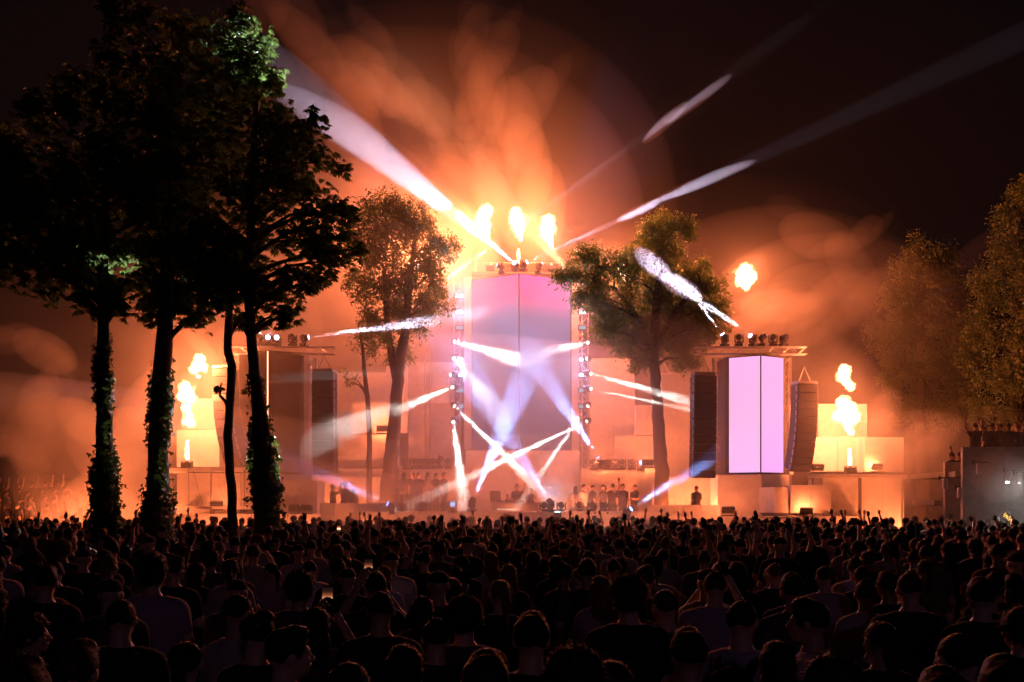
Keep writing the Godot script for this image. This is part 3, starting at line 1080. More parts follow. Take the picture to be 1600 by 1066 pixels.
	flame("flame glimpsed through the leaves of the right stage tree", [[976, 410, 8], [975, 424, 9], [977, 434, 6], [980, 445, 3]], 47.2, 420.0, fl, 12)
	flame("flame glimpsed through the leaves of the left stage tree", [[655, 406, 8], [650, 415, 7], [661, 420, 6]], 47.6, 560.0, fl, 13)
	for x in [766, 810, 862]:
		flame_machine("flame machine on the central tower roof below the %s fireball" % ("left" if x == 766 else "middle" if x == 810 else "right"), at(x, 423, 47.0))

	# added behind the camera: mast with a dim lilac fill for the nearest backs
	truss("added unseen mast behind the audience carrying the fill light", Vector3(3.0, 0, 11.0), Vector3(3.0, 6.4, 11.0), 0.3)
	var ft := thing("added_fill_light", "dim lilac fill light added on the unseen mast behind the audience", "fill light", Vector3(3.0, 6.4, 10.8))
	part(ft, "housing", box_mesh(Vector3(0.9, 0.5, 0.2), 0.03), mats["black_paint"])
	part(ft, "lamp_face", box_mesh(Vector3(0.8, 0.4, 0.02), 0.005), glow("added_fill_lamp", Color(0.8, 0.62, 0.95), 2.0), Transform3D(Basis(), Vector3(0, 0, -0.112)))
	var fl2 := AreaLight3D.new()
	fl2.name = "added_fill_glow"
	fl2.position = Vector3(0, 0, -0.14)
	fl2.rotation.x = -0.25
	fl2.area_size = Vector2(0.8, 0.4)
	fl2.light_color = Color(0.86, 0.66, 0.92)
	fl2.light_energy = 6.5
	fl2.area_range = 60.0
	fl2.shadow_enabled = true
	ft.add_child(fl2)


var beams := []


# flat slab with an outline given by its upper edge points
func slab(label: String, ps: Array, thick: float) -> void:
	var y: float = ps[0].y
	var c := Vector3.ZERO
	for p in ps:
		c += p / ps.size()
	var t := thing("platform_slab", label, "platform", Vector3(c.x, y - thick, c.z))
	var o := []
	for p in ps:
		o.append(Vector2(p.x - c.x, p.z - c.z))
	var b := MB.new()
	b.prism(o, 0.0, thick)
	part(t, "deck", b.done(), mats["white_board"])
	var m := MB.new()
	for i in o.size():
		var p0: Vector2 = o[i] * 0.9
		m.tube([Vector3(p0.x, -0.02, p0.y), Vector3(p0.x, -maxf(y - thick, 0.06), p0.y)], [0.03, 0.03], 6)
	part(t, "leg", m.done(), mats["steel"])


func side_tower(sgn: float, word: String, xl: float, xc: float, xr: float) -> void:
	# plinth
	var l := at(xl, 740, 41.6)
	var c := at(xc, 740, 40.8)
	var r := at(xr, 740, 41.6)
	var t := thing("tower_plinth", "white wedge-fronted plinth under the %s side screen" % word, "plinth", Vector3(c.x, 0, c.z))
	var b := MB.new()
	b.prism([Vector2(l.x - c.x, l.z - c.z), Vector2(0, 0), Vector2(r.x - c.x, r.z - c.z), Vector2(r.x - c.x, -2.4), Vector2(l.x - c.x, -2.4)], 0.0, c.y - 0.03)
	part(t, "body", b.done(), mats["white_board"])
	for side in [[Vector2(l.x - c.x, l.z - c.z), Vector2.ZERO], [Vector2.ZERO, Vector2(r.x - c.x, r.z - c.z)]]:
		var d: Vector2 = (side[1] - side[0])
		var dir := Vector3(d.x, 0, d.y).normalized()
		var nn := Vector3(-dir.z, 0, dir.x)
		var mid: Vector2 = (side[0] + side[1]) * 0.5
		part(t, "panel", box_mesh(Vector3(snappedf(d.length() - 0.04, 0.001), snappedf(c.y - 0.08, 0.001), 0.03), 0.005), mats["white_board"], Transform3D(Basis(dir, Vector3.UP, nn), Vector3(mid.x, (c.y - 0.03) * 0.5, mid.y) + nn * 0.012))
	# truss frame above the screen
	var y := 8.55
	var x0 := at(xl - 33 if sgn > 0 else 345, 0, 41.0).x
	var x1 := at(1266 if sgn > 0 else 520, 0, 41.0).x
	truss("horizontal truss above the %s side screen carrying lights" % word, Vector3(x0, y + 0.1, -41.6), Vector3(x1, y + 0.1, -41.6), 0.3)
	for xx in [xl + 4, xr + (4 if sgn > 0 else -4)]:
		var px := at(xx, 0, 42.2).x
		truss("upright truss leg at the %s edge of the %s side screen" % ["outer" if (xx > xc) == (sgn > 0) else "inner", word], Vector3(px, 0.0, -43.0), Vector3(px, y, -43.0), 0.3, "lighting trusses", "steel")
	var heads := []
	if sgn > 0:
		heads = [[1133, 531, 1098, 480, 41.0, 900, 3.2, true, "left end"], [1155, 532, 1140, 470, 36.0, 0, 1, false, ""], [1177, 528, 985, 388, 37.5, 2600, 3.6, true, "middle"], [1191, 528, 1260, 485, 41.0, 750, 0.5, true, "right of the middle"], [1208, 531, 1220, 470, 36.0, 0, 1, false, ""], [1224, 531, 1430, 468, 44.0, 700, 0.6, true, "right end"]]
	else:
		heads = [[407, 527, 380, 480, 36.0, 0, 1, false, ""], [420, 525, 168, 402, 24.0, 3200, 1.5, true, "left end"], [433, 524, 300, 440, 24.5, 700, 1.2, true, "left of the middle"], [457, 521, 330, 330, 60.0, 500, 0.8, true, "right of the middle"], [475, 521, 705, 497, 40.5, 2800, 2.8, true, "right end"]]
	for h in heads:
		var p := at(h[0], h[1], 41.6)
		p.y = y + 0.28 + 0.36
		var lab: String = ("lit head at the %s of the truss above the %s side screen" % [h[8], word]) if h[7] else "%s unlit moving head on the truss above the %s side screen" % ["left" if h[0] < 1180 else "right", word]
		var tip := moving_head(lab, p - Vector3(0, 0.36, 0), at(h[2], h[3], h[4]), h[7], LILAC_BEAM, h[5], h[6], Vector3.UP, "moving heads on the %s side truss" % word)
		if h[7]:
			beams.append([tip, at(h[2], h[3], h[4]) - tip, h[6]])


# torn wisps: chains of overlapping ellipsoids that wander and thin out
func wisps(a: Vector3, b: Vector3, n: int, links: int, spread: float, size: float, density: float, lean: float) -> void:
	for i in n:
		var p := a.lerp(b, (i + rng.randf()) / n) + Vector3(rng.randfn(), rng.randfn() * 0.8, rng.randfn() * 0.4) * spread
		var ang := lean + rng.randfn() * 0.5
		var turn := rng.randf_range(-0.35, 0.35)
		var s := size * rng.randf_range(0.6, 1.3)
		var dz := rng.randf_range(-0.25, 0.25)
		for k in links:
			var u := float(k) / (links - 1)
			var l := s * (0.55 + sin(u * PI) * 0.7) * rng.randf_range(0.8, 1.25)
			if p.y > 0.4:
				smoke(p, Vector3(l, l * rng.randf_range(0.32, 0.6), l * rng.randf_range(0.6, 0.9)), density * (0.35 + sin(u * PI)) * rng.randf_range(0.6, 1.2), Vector3(rng.randf_range(-0.3, 0.3), rng.randf_range(-0.3, 0.3), ang + rng.randfn() * 0.2))
			p += Vector3(cos(ang), sin(ang), dz) * l * 0.42 + Vector3(rng.randfn(), rng.randfn(), 0) * l * 0.08
			ang += turn


func build_smoke() -> void:
	# thin air over the whole place, then banks that thicken round the stage (few and large: they share the light)
	bank(Vector3(-2, 4, -48), Vector3(96, 44, 44), 0.0025, 2, 0.1)
	bank(Vector3(-2, 2.5, -45), Vector3(64, 23, 20), 0.115, 3, 0.25)
	smoke(at(540, 450, 47), Vector3(15, 12, 9), 0.045)
	bank(at(620, 430, 40.6), Vector3(9, 11, 4), 0.1, 2, 0.4)
	smoke(at(1035, 620, 40.8), Vector3(6, 7, 2.6), 0.06)
	smoke(at(330, 530, 44), Vector3(10, 10, 7), 0.05)
	smoke(at(450, 640, 39.4), Vector3(9, 8, 2.6), 0.06)
	smoke(at(1180, 650, 39.3), Vector3(11, 8, 2.2), 0.035)
	bank(at(1545, 765, 31.6), Vector3(6.5, 5, 3), 0.2, 2, 0.4)
	bank(at(812, 590, 43.6), Vector3(9, 10, 5), 0.09, 2, 0.4)
	# low haze over the stage front and the front of the audience
	bank(Vector3(-1, 1.4, -36), Vector3(50, 5.4, 17), 0.17, 2, 0.15)
	# plume over the tower, drifting up and to the left
	bank(at(645, 365, 47.5), Vector3(31, 25, 13), 0.045, 5, 0.6)
	wisps(at(820, 420, 47.5), at(600, 160, 47), 17, 7, 3.4, 3.4, 0.021, 2.3)
	# round the lone fireball and the right-hand flames
	bank(at(1215, 530, 47), Vector3(22, 17, 9), 0.045, 4, 0.6)
	wisps(at(1060, 500, 47.5), at(1400, 540, 47.5), 11, 6, 1.8, 3.0, 0.02, 0.9)
	# rolling along the ground at both ends of the stage
	bank(at(200, 710, 42.6), Vector3(12, 8.5, 7), 0.13, 3, 0.8)
	wisps(at(270, 620, 42.5), at(110, 790, 41.5), 11, 6, 1.3, 2.4, 0.08, 2.0)
	bank(at(1450, 740, 38.8), Vector3(9, 6, 6), 0.12, 3, 0.7)
	wisps(at(1400, 730, 40), at(1500, 770, 37.5), 9, 5, 1.0, 2.0, 0.09, 0.9)
	# denser smoke hanging in some beams: [beam, from, to (metres), width, density]
	for e in [[0, 1.4, 5.2, 0.16], [1, 0.4, 1.6, 0.3], [3, 7.5, 14.5, 0.06], [3, 13.0, 20.0, 0.07], [3, 5.0, 7.0, 0.1], [3, 2.0, 3.0, 0.16], [4, 1.0, 7.0, 0.06], [5, 1.0, 5.6, 0.08], [6, 0.8, 2.8, 0.2], [8, 2.0, 6.4, 0.14], [9, 1.6, 8.0, 0.08], [11, 3.0, 9.5, 0.06],
			[12, 8.5, 21.0, 0.05], [12, 5.8, 8.4, 0.08], [12, 2.4, 5.2, 0.07], [13, 4.8, 7.0, 0.12], [13, 6.8, 11.5, 0.09], [17, 11.5, 16.0, 0.1], [18, 0.3, 1.8, 0.25], [19, 1.5, 5.5, 0.06], [21, 1.0, 4.5, 0.06], [23, 0.8, 3.8, 0.12],
			[24, 0.4, 1.9, 0.22], [25, 3.2, 6.8, 0.2], [25, 1.0, 3.0, 0.1], [26, 1.8, 2.6, 0.25], [31, 1.6, 4.4, 0.18], [31, 4.2, 7.4, 0.09]]:
		beam_puff(beams[e[0]][0], beams[e[0]][1], e[1], e[2], beams[e[0]][2], e[3], 1 if e[0] == 12 or e[0] == 13 else 2)
	# thin smoke all along the three long sky beams
	for e in [[12, 1.0, 27.0, 0.007], [13, 1.0, 24.0, 0.0014], [17, 2.0, 20.0, 0.002]]:
		var z: Vector3 = beams[e[0]][1].normalized()
		var x := z.cross(Vector3(0.1, 1, 0.05)).normalized()
		var f := FogVolume.new()
		f.name = "smoke"
		f.shape = RenderingServer.FOG_VOLUME_SHAPE_ELLIPSOID
		f.transform = Transform3D(Basis(x, z.cross(x), z), beams[e[0]][0] + z * (e[1] + e[2]) * 0.5)
		f.size = Vector3(1.5, 1.5, e[2] - e[1])
		f.material = smoke_material(e[3])
		smoke_root.add_child(f, true)


# ------------------------------------------------------------------ trees
func leaf_meshes() -> void:
	# hand-shaped leaf of seven hanging leaflets, about 0.3 m across
	var b := MB.new()
	for k in 7:
		var a := (k - 3) * 0.52
		var dir := Vector3(sin(a), -0.45 - 0.1 * absf(k - 3), -cos(a)).normalized()
		var side := dir.cross(Vector3.UP).normalized()
		var l := 0.205 - 0.02 * absf(k - 3)
		var w := l * 0.16
		var n := side.cross(dir).normalized()
		var i := b.vert(Vector3.ZERO, n)
		b.vert(dir * l * 0.62 + side * w - n * 0.008, n)
		b.vert(dir * l * 0.6 + n * 0.006, n)
		b.vert(dir * l * 0.62 - side * w - n * 0.008, n)
		b.vert(dir * l - Vector3(0, 0.02, 0), n)
		for t in [[0, 1, 2], [0, 2, 3], [1, 4, 2], [2, 4, 3]]:
			b.tri(i + t[0], i + t[1], i + t[2])
	shared["leaf_hand"] = b.done()
	# spray of small leaves on a twig
	b = MB.new()
	var r := RandomNumberGenerator.new()
	r.seed = 5
	for k in 11:
		var p := Vector3(r.randf_range(-1, 1), r.randf_range(-1, 1), r.randf_range(-1, 1)) * 0.13
		var dir := (p + Vector3(0, -0.04, 0) + Vector3(r.randf_range(-1, 1), r.randf_range(-1, 0.6), r.randf_range(-1, 1)) * 0.1).normalized()
		var side := dir.cross(Vector3(r.randf_range(-1, 1), 1, r.randf_range(-1, 1))).normalized()
		var n := side.cross(dir).normalized()
		var i := b.vert(p, n)
		b.vert(p + dir * 0.045 + side * 0.03, n)
		b.vert(p + dir * 0.1, n)
		b.vert(p + dir * 0.045 - side * 0.03, n)
		b.tri(i, i + 1, i + 2)
		b.tri(i, i + 2, i + 3)
	shared["leaf_spray"] = b.done()
	# five-cornered ivy leaf
	b = MB.new()
	var c := b.vert(Vector3.ZERO, Vector3.BACK)
	var rim := []
	for k in 7:
		var a := -PI * 0.5 + (k - 3) * 0.62
		var rad := 0.075 if k % 2 else 0.045
		if k == 3:
			rad = 0.09
		rim.append(b.vert(Vector3(cos(a) * rad, sin(a) * rad, 0.012 * (k % 2)), Vector3.BACK))
	for k in 6:
		b.tri(c, rim[k], rim[k + 1])
	shared["leaf_ivy"] = b.done()


func scatter(parent: Node3D, called: String, mesh: Mesh, m: Material, xfs: Array) -> void:
	var mm := MultiMesh.new()
	mm.transform_format = MultiMesh.TRANSFORM_3D
	mm.mesh = mesh
	mm.instance_count = xfs.size()
	for i in xfs.size():
		mm.set_instance_transform(i, xfs[i])
	var o := MultiMeshInstance3D.new()
	o.name = called
	o.multimesh = mm
	o.material_override = m
	o.set_meta("kind", "stuff")
	parent.add_child(o, true)


# trunk: [[x, y, radius_m], ...] from the ground up, as seen at depth d
# clumps: [x, y, radius_px, (depth offset m)]
func tree(label: String, trunks: Array, d: float, clumps: Array, leaf: String, lm: String, per_m2: float, size: float, group: String, seed_: int, ivy_top := 0.0) -> void:
	var r := RandomNumberGenerator.new()
	r.seed = seed_
	var foot := at(trunks[0][0][0], 785, d)
	foot.y = 0.0
	var t := thing("tree", label, "tree", foot, group)
	var px := d / FOCAL
	var wood := MB.new()
	var main := []
	for tr in trunks:
		var ps := []
		var rs := []
		for q in tr:
			var p := at(q[0], q[1], d) - foot
			p.y = maxf(p.y, 0.0)
			ps.append(p)
			rs.append(q[2])
		# refine with a slight wobble
		var fp := []
		var fr := []
		for i in ps.size() - 1:
			for s in 4:
				var u := s / 4.0
				fp.append(ps[i].lerp(ps[i + 1], u) + Vector3(r.randf_range(-1, 1), 0, r.randf_range(-1, 1)) * rs[i] * 0.12)
				fr.append(lerpf(rs[i], rs[i + 1], u))
		fp.append(ps[-1])
		fr.append(rs[-1])
		wood.tube(fp, fr, 14, true, 0.09, seed_ + 3)
		main.append([fp, fr])
	part(t, "trunk", wood.done(), mats["bark"])
	# limbs to the clumps, twigs inside them
	var limbs := MB.new()
	var leaves := []
	var span: Array = main[0][0]
	for cl in clumps:
		var off: float = cl[3] if cl.size() > 3 else r.randf_range(-0.9, 0.9)
		var c := at(cl[0], cl[1], d) - foot + Vector3(0, 0, off)
		var rad: float = cl[2] * px
		var best: Vector3 = span[-1]
		var br := 0.08
		var bd := 1e9
		for m in main:
			for i in m[0].size():
				var p: Vector3 = m[0][i]
				var up: float = c.y - p.y
				var cost := p.distance_to(c) + (maxf(0.0, 0.6 - up) * 2.0)
				if p.y > 2.5 and cost < bd:
					bd = cost
					best = p
					br = m[1][i]
		var mid := best.lerp(c, 0.5) + Vector3(r.randf_range(-0.2, 0.2), 0.25 * best.distance_to(c) * 0.4, r.randf_range(-0.2, 0.2))
		var q0 := best.lerp(mid, 0.5) + Vector3(0, 0.05, 0)
		var th := clampf(br * 0.55, 0.03, 0.09)
		limbs.tube([best, q0, mid, mid.lerp(c, 0.5), c], [th, th * 0.8, th * 0.62, th * 0.45, th * 0.25], 7, false, 0.08, seed_)
		var n := int(per_m2 * PI * rad * rad)
		var tw := int(clampf(rad * 9.0, 3, 14))
		var tips := []
		for k in tw:
			var e := Vector3(r.randf_range(-1, 1), r.randf_range(-0.8, 1), r.randf_range(-1, 1)).normalized() * rad * r.randf_range(0.75, 1.08)
			limbs.tube([c - e * 0.05, c + e * 0.5 + Vector3(0, 0.06, 0), c + e], [0.016, 0.011, 0.005], 4, false)
			tips.append(e)
		for k in n:
			var e: Vector3
			if r.randf() < 0.55:
				var tip: Vector3 = tips[r.randi() % tips.size()]
				e = tip * r.randf_range(0.5, 1.1) + Vector3(r.randfn(), r.randfn(), r.randfn()) * rad * 0.16
			else:
				e = Vector3(r.randfn(), r.randfn() * 0.85, r.randfn()).normalized() * rad * pow(r.randf(), 0.42)
			var yaw := atan2(-e.x, -e.z) + r.randf_range(-0.9, 0.9)
			var s := size * r.randf_range(0.65, 1.25)
			leaves.append(Transform3D(Basis.from_euler(Vector3(r.randf_range(-0.7, 0.5), yaw, r.randf_range(-0.5, 0.5))).scaled(Vector3.ONE * s), c + e))
	part(t, "limbs", limbs.done(), mats["bark"]).set_meta("kind", "stuff")
	scatter(t, "crown", shared[leaf], mats[lm], leaves)
	if ivy_top > 0.0:
		var iv := []
		for m in main:
			for k in int(2200 * ivy_top / 3.0):
				var y := pow(r.randf(), 1.5) * ivy_top
				var thin := 1.0 - y / ivy_top
				var i := 0
				while i < m[0].size() - 2 and m[0][i + 1].y < y:
					i += 1
				var a: Vector3 = m[0][i]
				var b: Vector3 = m[0][i + 1]
				var u := clampf((y - a.y) / maxf(b.y - a.y, 0.01), 0, 1)
				var th := r.randf() * TAU
				if sin(y * 2.3 + seed_ * 1.7) + sin(th * 2.0 + y * 1.1 + seed_) + thin * 2.2 < r.randf() * 1.6:
					continue
				var o := Vector3(cos(th), 0, sin(th))
				var lift := absf(r.randfn()) * 0.075 * (0.3 + thin) + thin * (0.13 * r.randf() if sin(y * 5.0 + th * 2.0 + seed_) > 0.55 else 0.0)
				var p := a.lerp(b, u) + o * (lerpf(m[1][i], m[1][i + 1], u) + 0.015 + lift)
				p.y += r.randf_range(-0.05, 0.05)
				iv.append(Transform3D(Basis.from_euler(Vector3(r.randf_range(-0.7, 0.3), PI * 0.5 - th + r.randf_range(-0.7, 0.7), r.randf_range(-0.5, 0.5))).scaled(Vector3.ONE * r.randf_range(0.7, 1.45)), p))
		scatter(t, "ivy", shared["leaf_ivy"], mats["leaf_ivy"], iv)


func build_trees() -> void:
	leaf_meshes()
	var g := "ivy-covered trees at the left"
	var s := 24.0
	tree("dark tree at far left with ivy on its broad straight trunk", [[[166, 940, 0.30], [165, 820, 0.24], [163, 700, 0.2], [161, 600, 0.16], [160, 480, 0.13], [162, 380, 0.11], [165, 300, 0.08]]], s,
		[[60, 285, 75], [15, 330, 70], [100, 370, 80], [60, 425, 50], [140, 440, 45], [190, 455, 35], [150, 260, 80], [0, 240, 60], [165, 395, 45, 1.2], [200, 330, 70], [20, 420, 45], [100, 200, 45], [120, 465, 25]], "leaf_hand", "leaf_dark", 165, 1.0, g, 1, 6.6)
	tree("tallest dark tree with ivy on its thick leaning trunk", [[[240, 940, 0.33], [244, 820, 0.27], [248, 700, 0.24], [252, 600, 0.22], [258, 480, 0.18], [262, 360, 0.16], [268, 220, 0.12], [270, 110, 0.07]]], s + 0.6,
		[[260, 60, 52], [215, 45, 40], [180, 110, 52], [290, 140, 80], [230, 200, 85], [330, 270, 85], [240, 300, 80], [280, 400, 75], [290, 465, 42], [245, 480, 30], [150, 160, 40], [310, 490, 25], [225, 440, 40], [320, 60, 35], [330, 360, 70]], "leaf_hand", "leaf_dark", 165, 1.0, g, 2, 6.0)
	tree("slim bare-trunked tree between the two ivy trunks", [[[366, 940, 0.13], [364, 820, 0.115], [360, 740, 0.11], [356, 680, 0.105], [361, 600, 0.1], [362, 568, 0.105], [355, 548, 0.1], [358, 480, 0.09], [362, 400, 0.07]]], s + 0.3,
		[[350, 480, 25], [340, 440, 45], [375, 400, 60], [365, 490, 18], [345, 604, 7, 0.0], [350, 420, 50]], "leaf_hand", "leaf_dark", 165, 0.95, g, 3)
	tree("dark tree with ivy-wrapped leaning trunk before the dark screen", [[[420, 940, 0.34], [418, 820, 0.30], [414, 740, 0.26], [408, 670, 0.2], [400, 600, 0.135], [393, 540, 0.115], [389, 480, 0.11], [390, 380, 0.1], [395, 250, 0.09], [400, 140, 0.05]]], s - 0.3,
		[[405, 75, 34, 0.5], [375, 60, 38, 0.6], [425, 140, 26, 0.4], [345, 45, 28], [400, 120, 42], [360, 130, 60], [440, 165, 16], [410, 215, 60], [460, 215, 38], [495, 205, 28], [515, 240, 20], [470, 270, 50], [430, 310, 75], [500, 300, 32], [530, 318, 24], [520, 350, 34], [545, 388, 24], [515, 400, 30], [480, 370, 50], [470, 425, 34], [435, 450, 38], [410, 485, 26], [450, 478, 22], [395, 500, 16], [490, 440, 18], [380, 440, 40], [540, 335, 14], [400, 590, 6, 0.0], [388, 610, 6, 0.0]], "leaf_hand", "leaf_dark", 150, 0.92, g, 4, 5.4)
	# trees standing in the set
	tree("hazy forked tree between the dark screen and the tower", [[[600, 900, 0.42], [607, 752, 0.36], [613, 690, 0.28], [620, 620, 0.26], [624, 570, 0.25], [632, 520, 0.2], [640, 440, 0.14], [650, 360, 0.08]], [[622, 600, 0.2], [612, 560, 0.16], [604, 500, 0.13], [600, 420, 0.09]]], 43.0,
		[[600, 338, 40], [640, 342, 34], [575, 390, 40], [620, 400, 48], [680, 400, 30], [700, 380, 22], [665, 440, 38], [600, 460, 45], [640, 490, 45], [590, 520, 32], [680, 480, 28], [560, 440, 25], [620, 545, 22], [660, 362, 28]], "leaf_spray", "leaf_mid", 95, 1.1, "trees within the stage set", 5)
	tree("thin dark sapling trunk before the pale left panel", [[[577, 900, 0.16], [577, 755, 0.13], [577, 690, 0.11], [574, 620, 0.1], [569, 575, 0.09], [566, 540, 0.06], [560, 505, 0.04]]], 42.6,
		[[560, 520, 22], [535, 590, 12], [556, 592, 9], [575, 540, 18]], "leaf_spray", "leaf_mid", 26, 1.2, "trees within the stage set", 6)
	tree("large orange-lit tree in front of the right set blocks", [[[1034, 900, 0.34], [1034, 735, 0.3], [1030, 680, 0.27], [1026, 620, 0.24], [1022, 560, 0.22], [1024, 500, 0.2], [1030, 430, 0.15], [1036, 360, 0.08]], [[1022, 560, 0.16], [1000, 500, 0.12], [960, 450, 0.09], [900, 440, 0.05]], [[1024, 540, 0.15], [1060, 480, 0.11], [1095, 440, 0.07]]], 43.2,
		[[1035, 345, 26], [1020, 370, 26], [1058, 365, 24], [1035, 395, 36], [990, 400, 26], [960, 420, 24], [1000, 440, 40], [1050, 430, 42, -0.8], [1095, 420, 26, -0.8], [1110, 455, 36, -0.8], [1125, 480, 22, -0.8], [1075, 475, 44, -0.8], [1035, 490, 45, -0.8], [985, 495, 40], [945, 480, 30], [920, 440, 26, 0.9], [890, 445, 20, 1.2], [868, 448, 13, 1.4], [905, 410, 22, 0.6], [930, 400, 18], [925, 470, 24, 1.0], [940, 520, 26, 0.8], [985, 535, 30], [1040, 535, 34], [1090, 520, 34, -0.8], [1120, 510, 20, -0.8], [1075, 555, 26, -0.8], [1000, 565, 20], [905, 480, 18, 1.1]], "leaf_spray", "leaf_mid", 120, 1.05, "trees within the stage set", 7, 0.0)
	var g2 := "trees beyond the right end of the stage"
	tree("broad hazy tree behind the right end of the stage", [[[1440, 880, 0.4], [1440, 760, 0.34], [1438, 640, 0.26], [1440, 500, 0.18], [1442, 420, 0.1]]], 52.0,
		[[1445, 400, 34], [1415, 430, 34], [1470, 425, 36], [1395, 470, 30], [1440, 470, 48], [1490, 470, 36], [1400, 520, 40], [1455, 530, 50], [1505, 530, 34], [1425, 580, 45], [1480, 590, 45], [1395, 580, 26], [1440, 640, 40], [1490, 640, 36]], "leaf_spray", "leaf_mid", 60, 1.3, g2, 8)
	tree("tall dark red-lit tree at the right edge", [[[1592, 900, 0.42], [1590, 760, 0.36], [1588, 600, 0.28], [1592, 420, 0.18], [1595, 330, 0.1]]], 44.0,
		[[1595, 310, 34], [1575, 345, 26], [1600, 370, 45], [1570, 400, 32], [1540, 430, 26], [1585, 450, 48], [1550, 480, 34], [1535, 520, 28], [1580, 530, 50], [1530, 560, 24], [1555, 590, 36], [1590, 610, 46], [1545, 640, 26], [1620, 430, 50], [1625, 540, 50], [1580, 665, 34]], "leaf_spray", "leaf_mid", 60, 1.2, g2, 9)


# ------------------------------------------------------------------ people
var far_mesh := []


func hand_mesh(open: bool) -> MB:
	# wrist at the origin, fingers towards +y, palm faces -z, thumb towards +x
	var sh := [["ball", Vector3(0, 0.045, 0), Vector3(0.04, 0.05, 0.017)], ["cone", Vector3(0, -0.02, 0), Vector3(0, 0.03, 0), 0.024, 0.026]]
	var bend := 0.25 if open else 1.25
	for k in 4:
		var x := 0.03 - 0.02 * k
		var l: float = [0.07, 0.08, 0.075, 0.058][k]
		var p := Vector3(x, 0.085 - 0.004 * absf(k - 1.2), 0)
		var a := 0.1 if open else 0.7
		var fan := (1.5 - k) * (0.12 if open else 0.02)
		for j in 3:
			var q: Vector3 = p + Vector3(sin(fan), cos(a) * cos(fan), -sin(a)) * l * [0.45, 0.32, 0.26][j]
			sh.append(["cone", p, q, 0.0092 - 0.001 * j, 0.0086 - 0.001 * j])
			p = q
			a += bend * (0.5 if open else 0.85)
	var tp := Vector3(0.032, 0.025, -0.004)
	var t1 := tp + Vector3(0.03, 0.03, -0.006) if open else tp + Vector3(0.02, 0.03, -0.025)
	var t2 := t1 + (Vector3(0.014, 0.03, -0.008) if open else Vector3(-0.018, 0.024, -0.014))
	sh.append(["cone", tp, t1, 0.013, 0.0105])
	sh.append(["cone", t1, t2, 0.0105, 0.008])
	var b := MB.new()
	nets(sh, 0.0062, 0.008, b)
	return b


func head_mesh() -> MB:
	var c := 1.645
	var sh := [
		["ball", Vector3(0, c + 0.012, 0.008), Vector3(0.076, 0.096, 0.095)],
		["ball", Vector3(0, c - 0.05, -0.03), Vector3(0.058, 0.062, 0.066)],
		["ball", Vector3(0, c - 0.082, -0.066), Vector3(0.024, 0.02, 0.022)],
		["ball", Vector3(0, c + 0.018, -0.075), Vector3(0.052, 0.018, 0.02)],
		["cone", Vector3(0, c + 0.006, -0.09), Vector3(0, c - 0.026, -0.112), 0.009, 0.014],
		["ball", Vector3(0, c - 0.053, -0.09), Vector3(0.025, 0.011, 0.012)],
		["ball", Vector3(-0.04, c - 0.022, -0.066), Vector3(0.024, 0.024, 0.022)],
		["ball", Vector3(0.04, c - 0.022, -0.066), Vector3(0.024, 0.024, 0.022)],
		["ball", Vector3(-0.081, c - 0.008, 0.008), Vector3(0.011, 0.031, 0.02)],
		["ball", Vector3(0.081, c - 0.008, 0.008), Vector3(0.011, 0.031, 0.02)],
		["cut", Vector3(-0.031, c + 0.002, -0.102), Vector3(0.019, 0.012, 0.02)],
		["cut", Vector3(0.031, c + 0.002, -0.102), Vector3(0.019, 0.012, 0.02)],
		["cone", Vector3(0, c - 0.05, 0.02), Vector3(0, 1.47, 0.03), 0.054, 0.062],
	]
	var b := MB.new()
	nets(sh, 0.0075, 0.016, b)
	var eyes := []
	for s in [-1.0, 1.0]:
		eyes.append(["ball", Vector3(s * 0.031, c + 0.001, -0.083), Vector3(0.013, 0.0115, 0.0115)])
	nets(eyes, 0.005, 0.002, b)
	return b


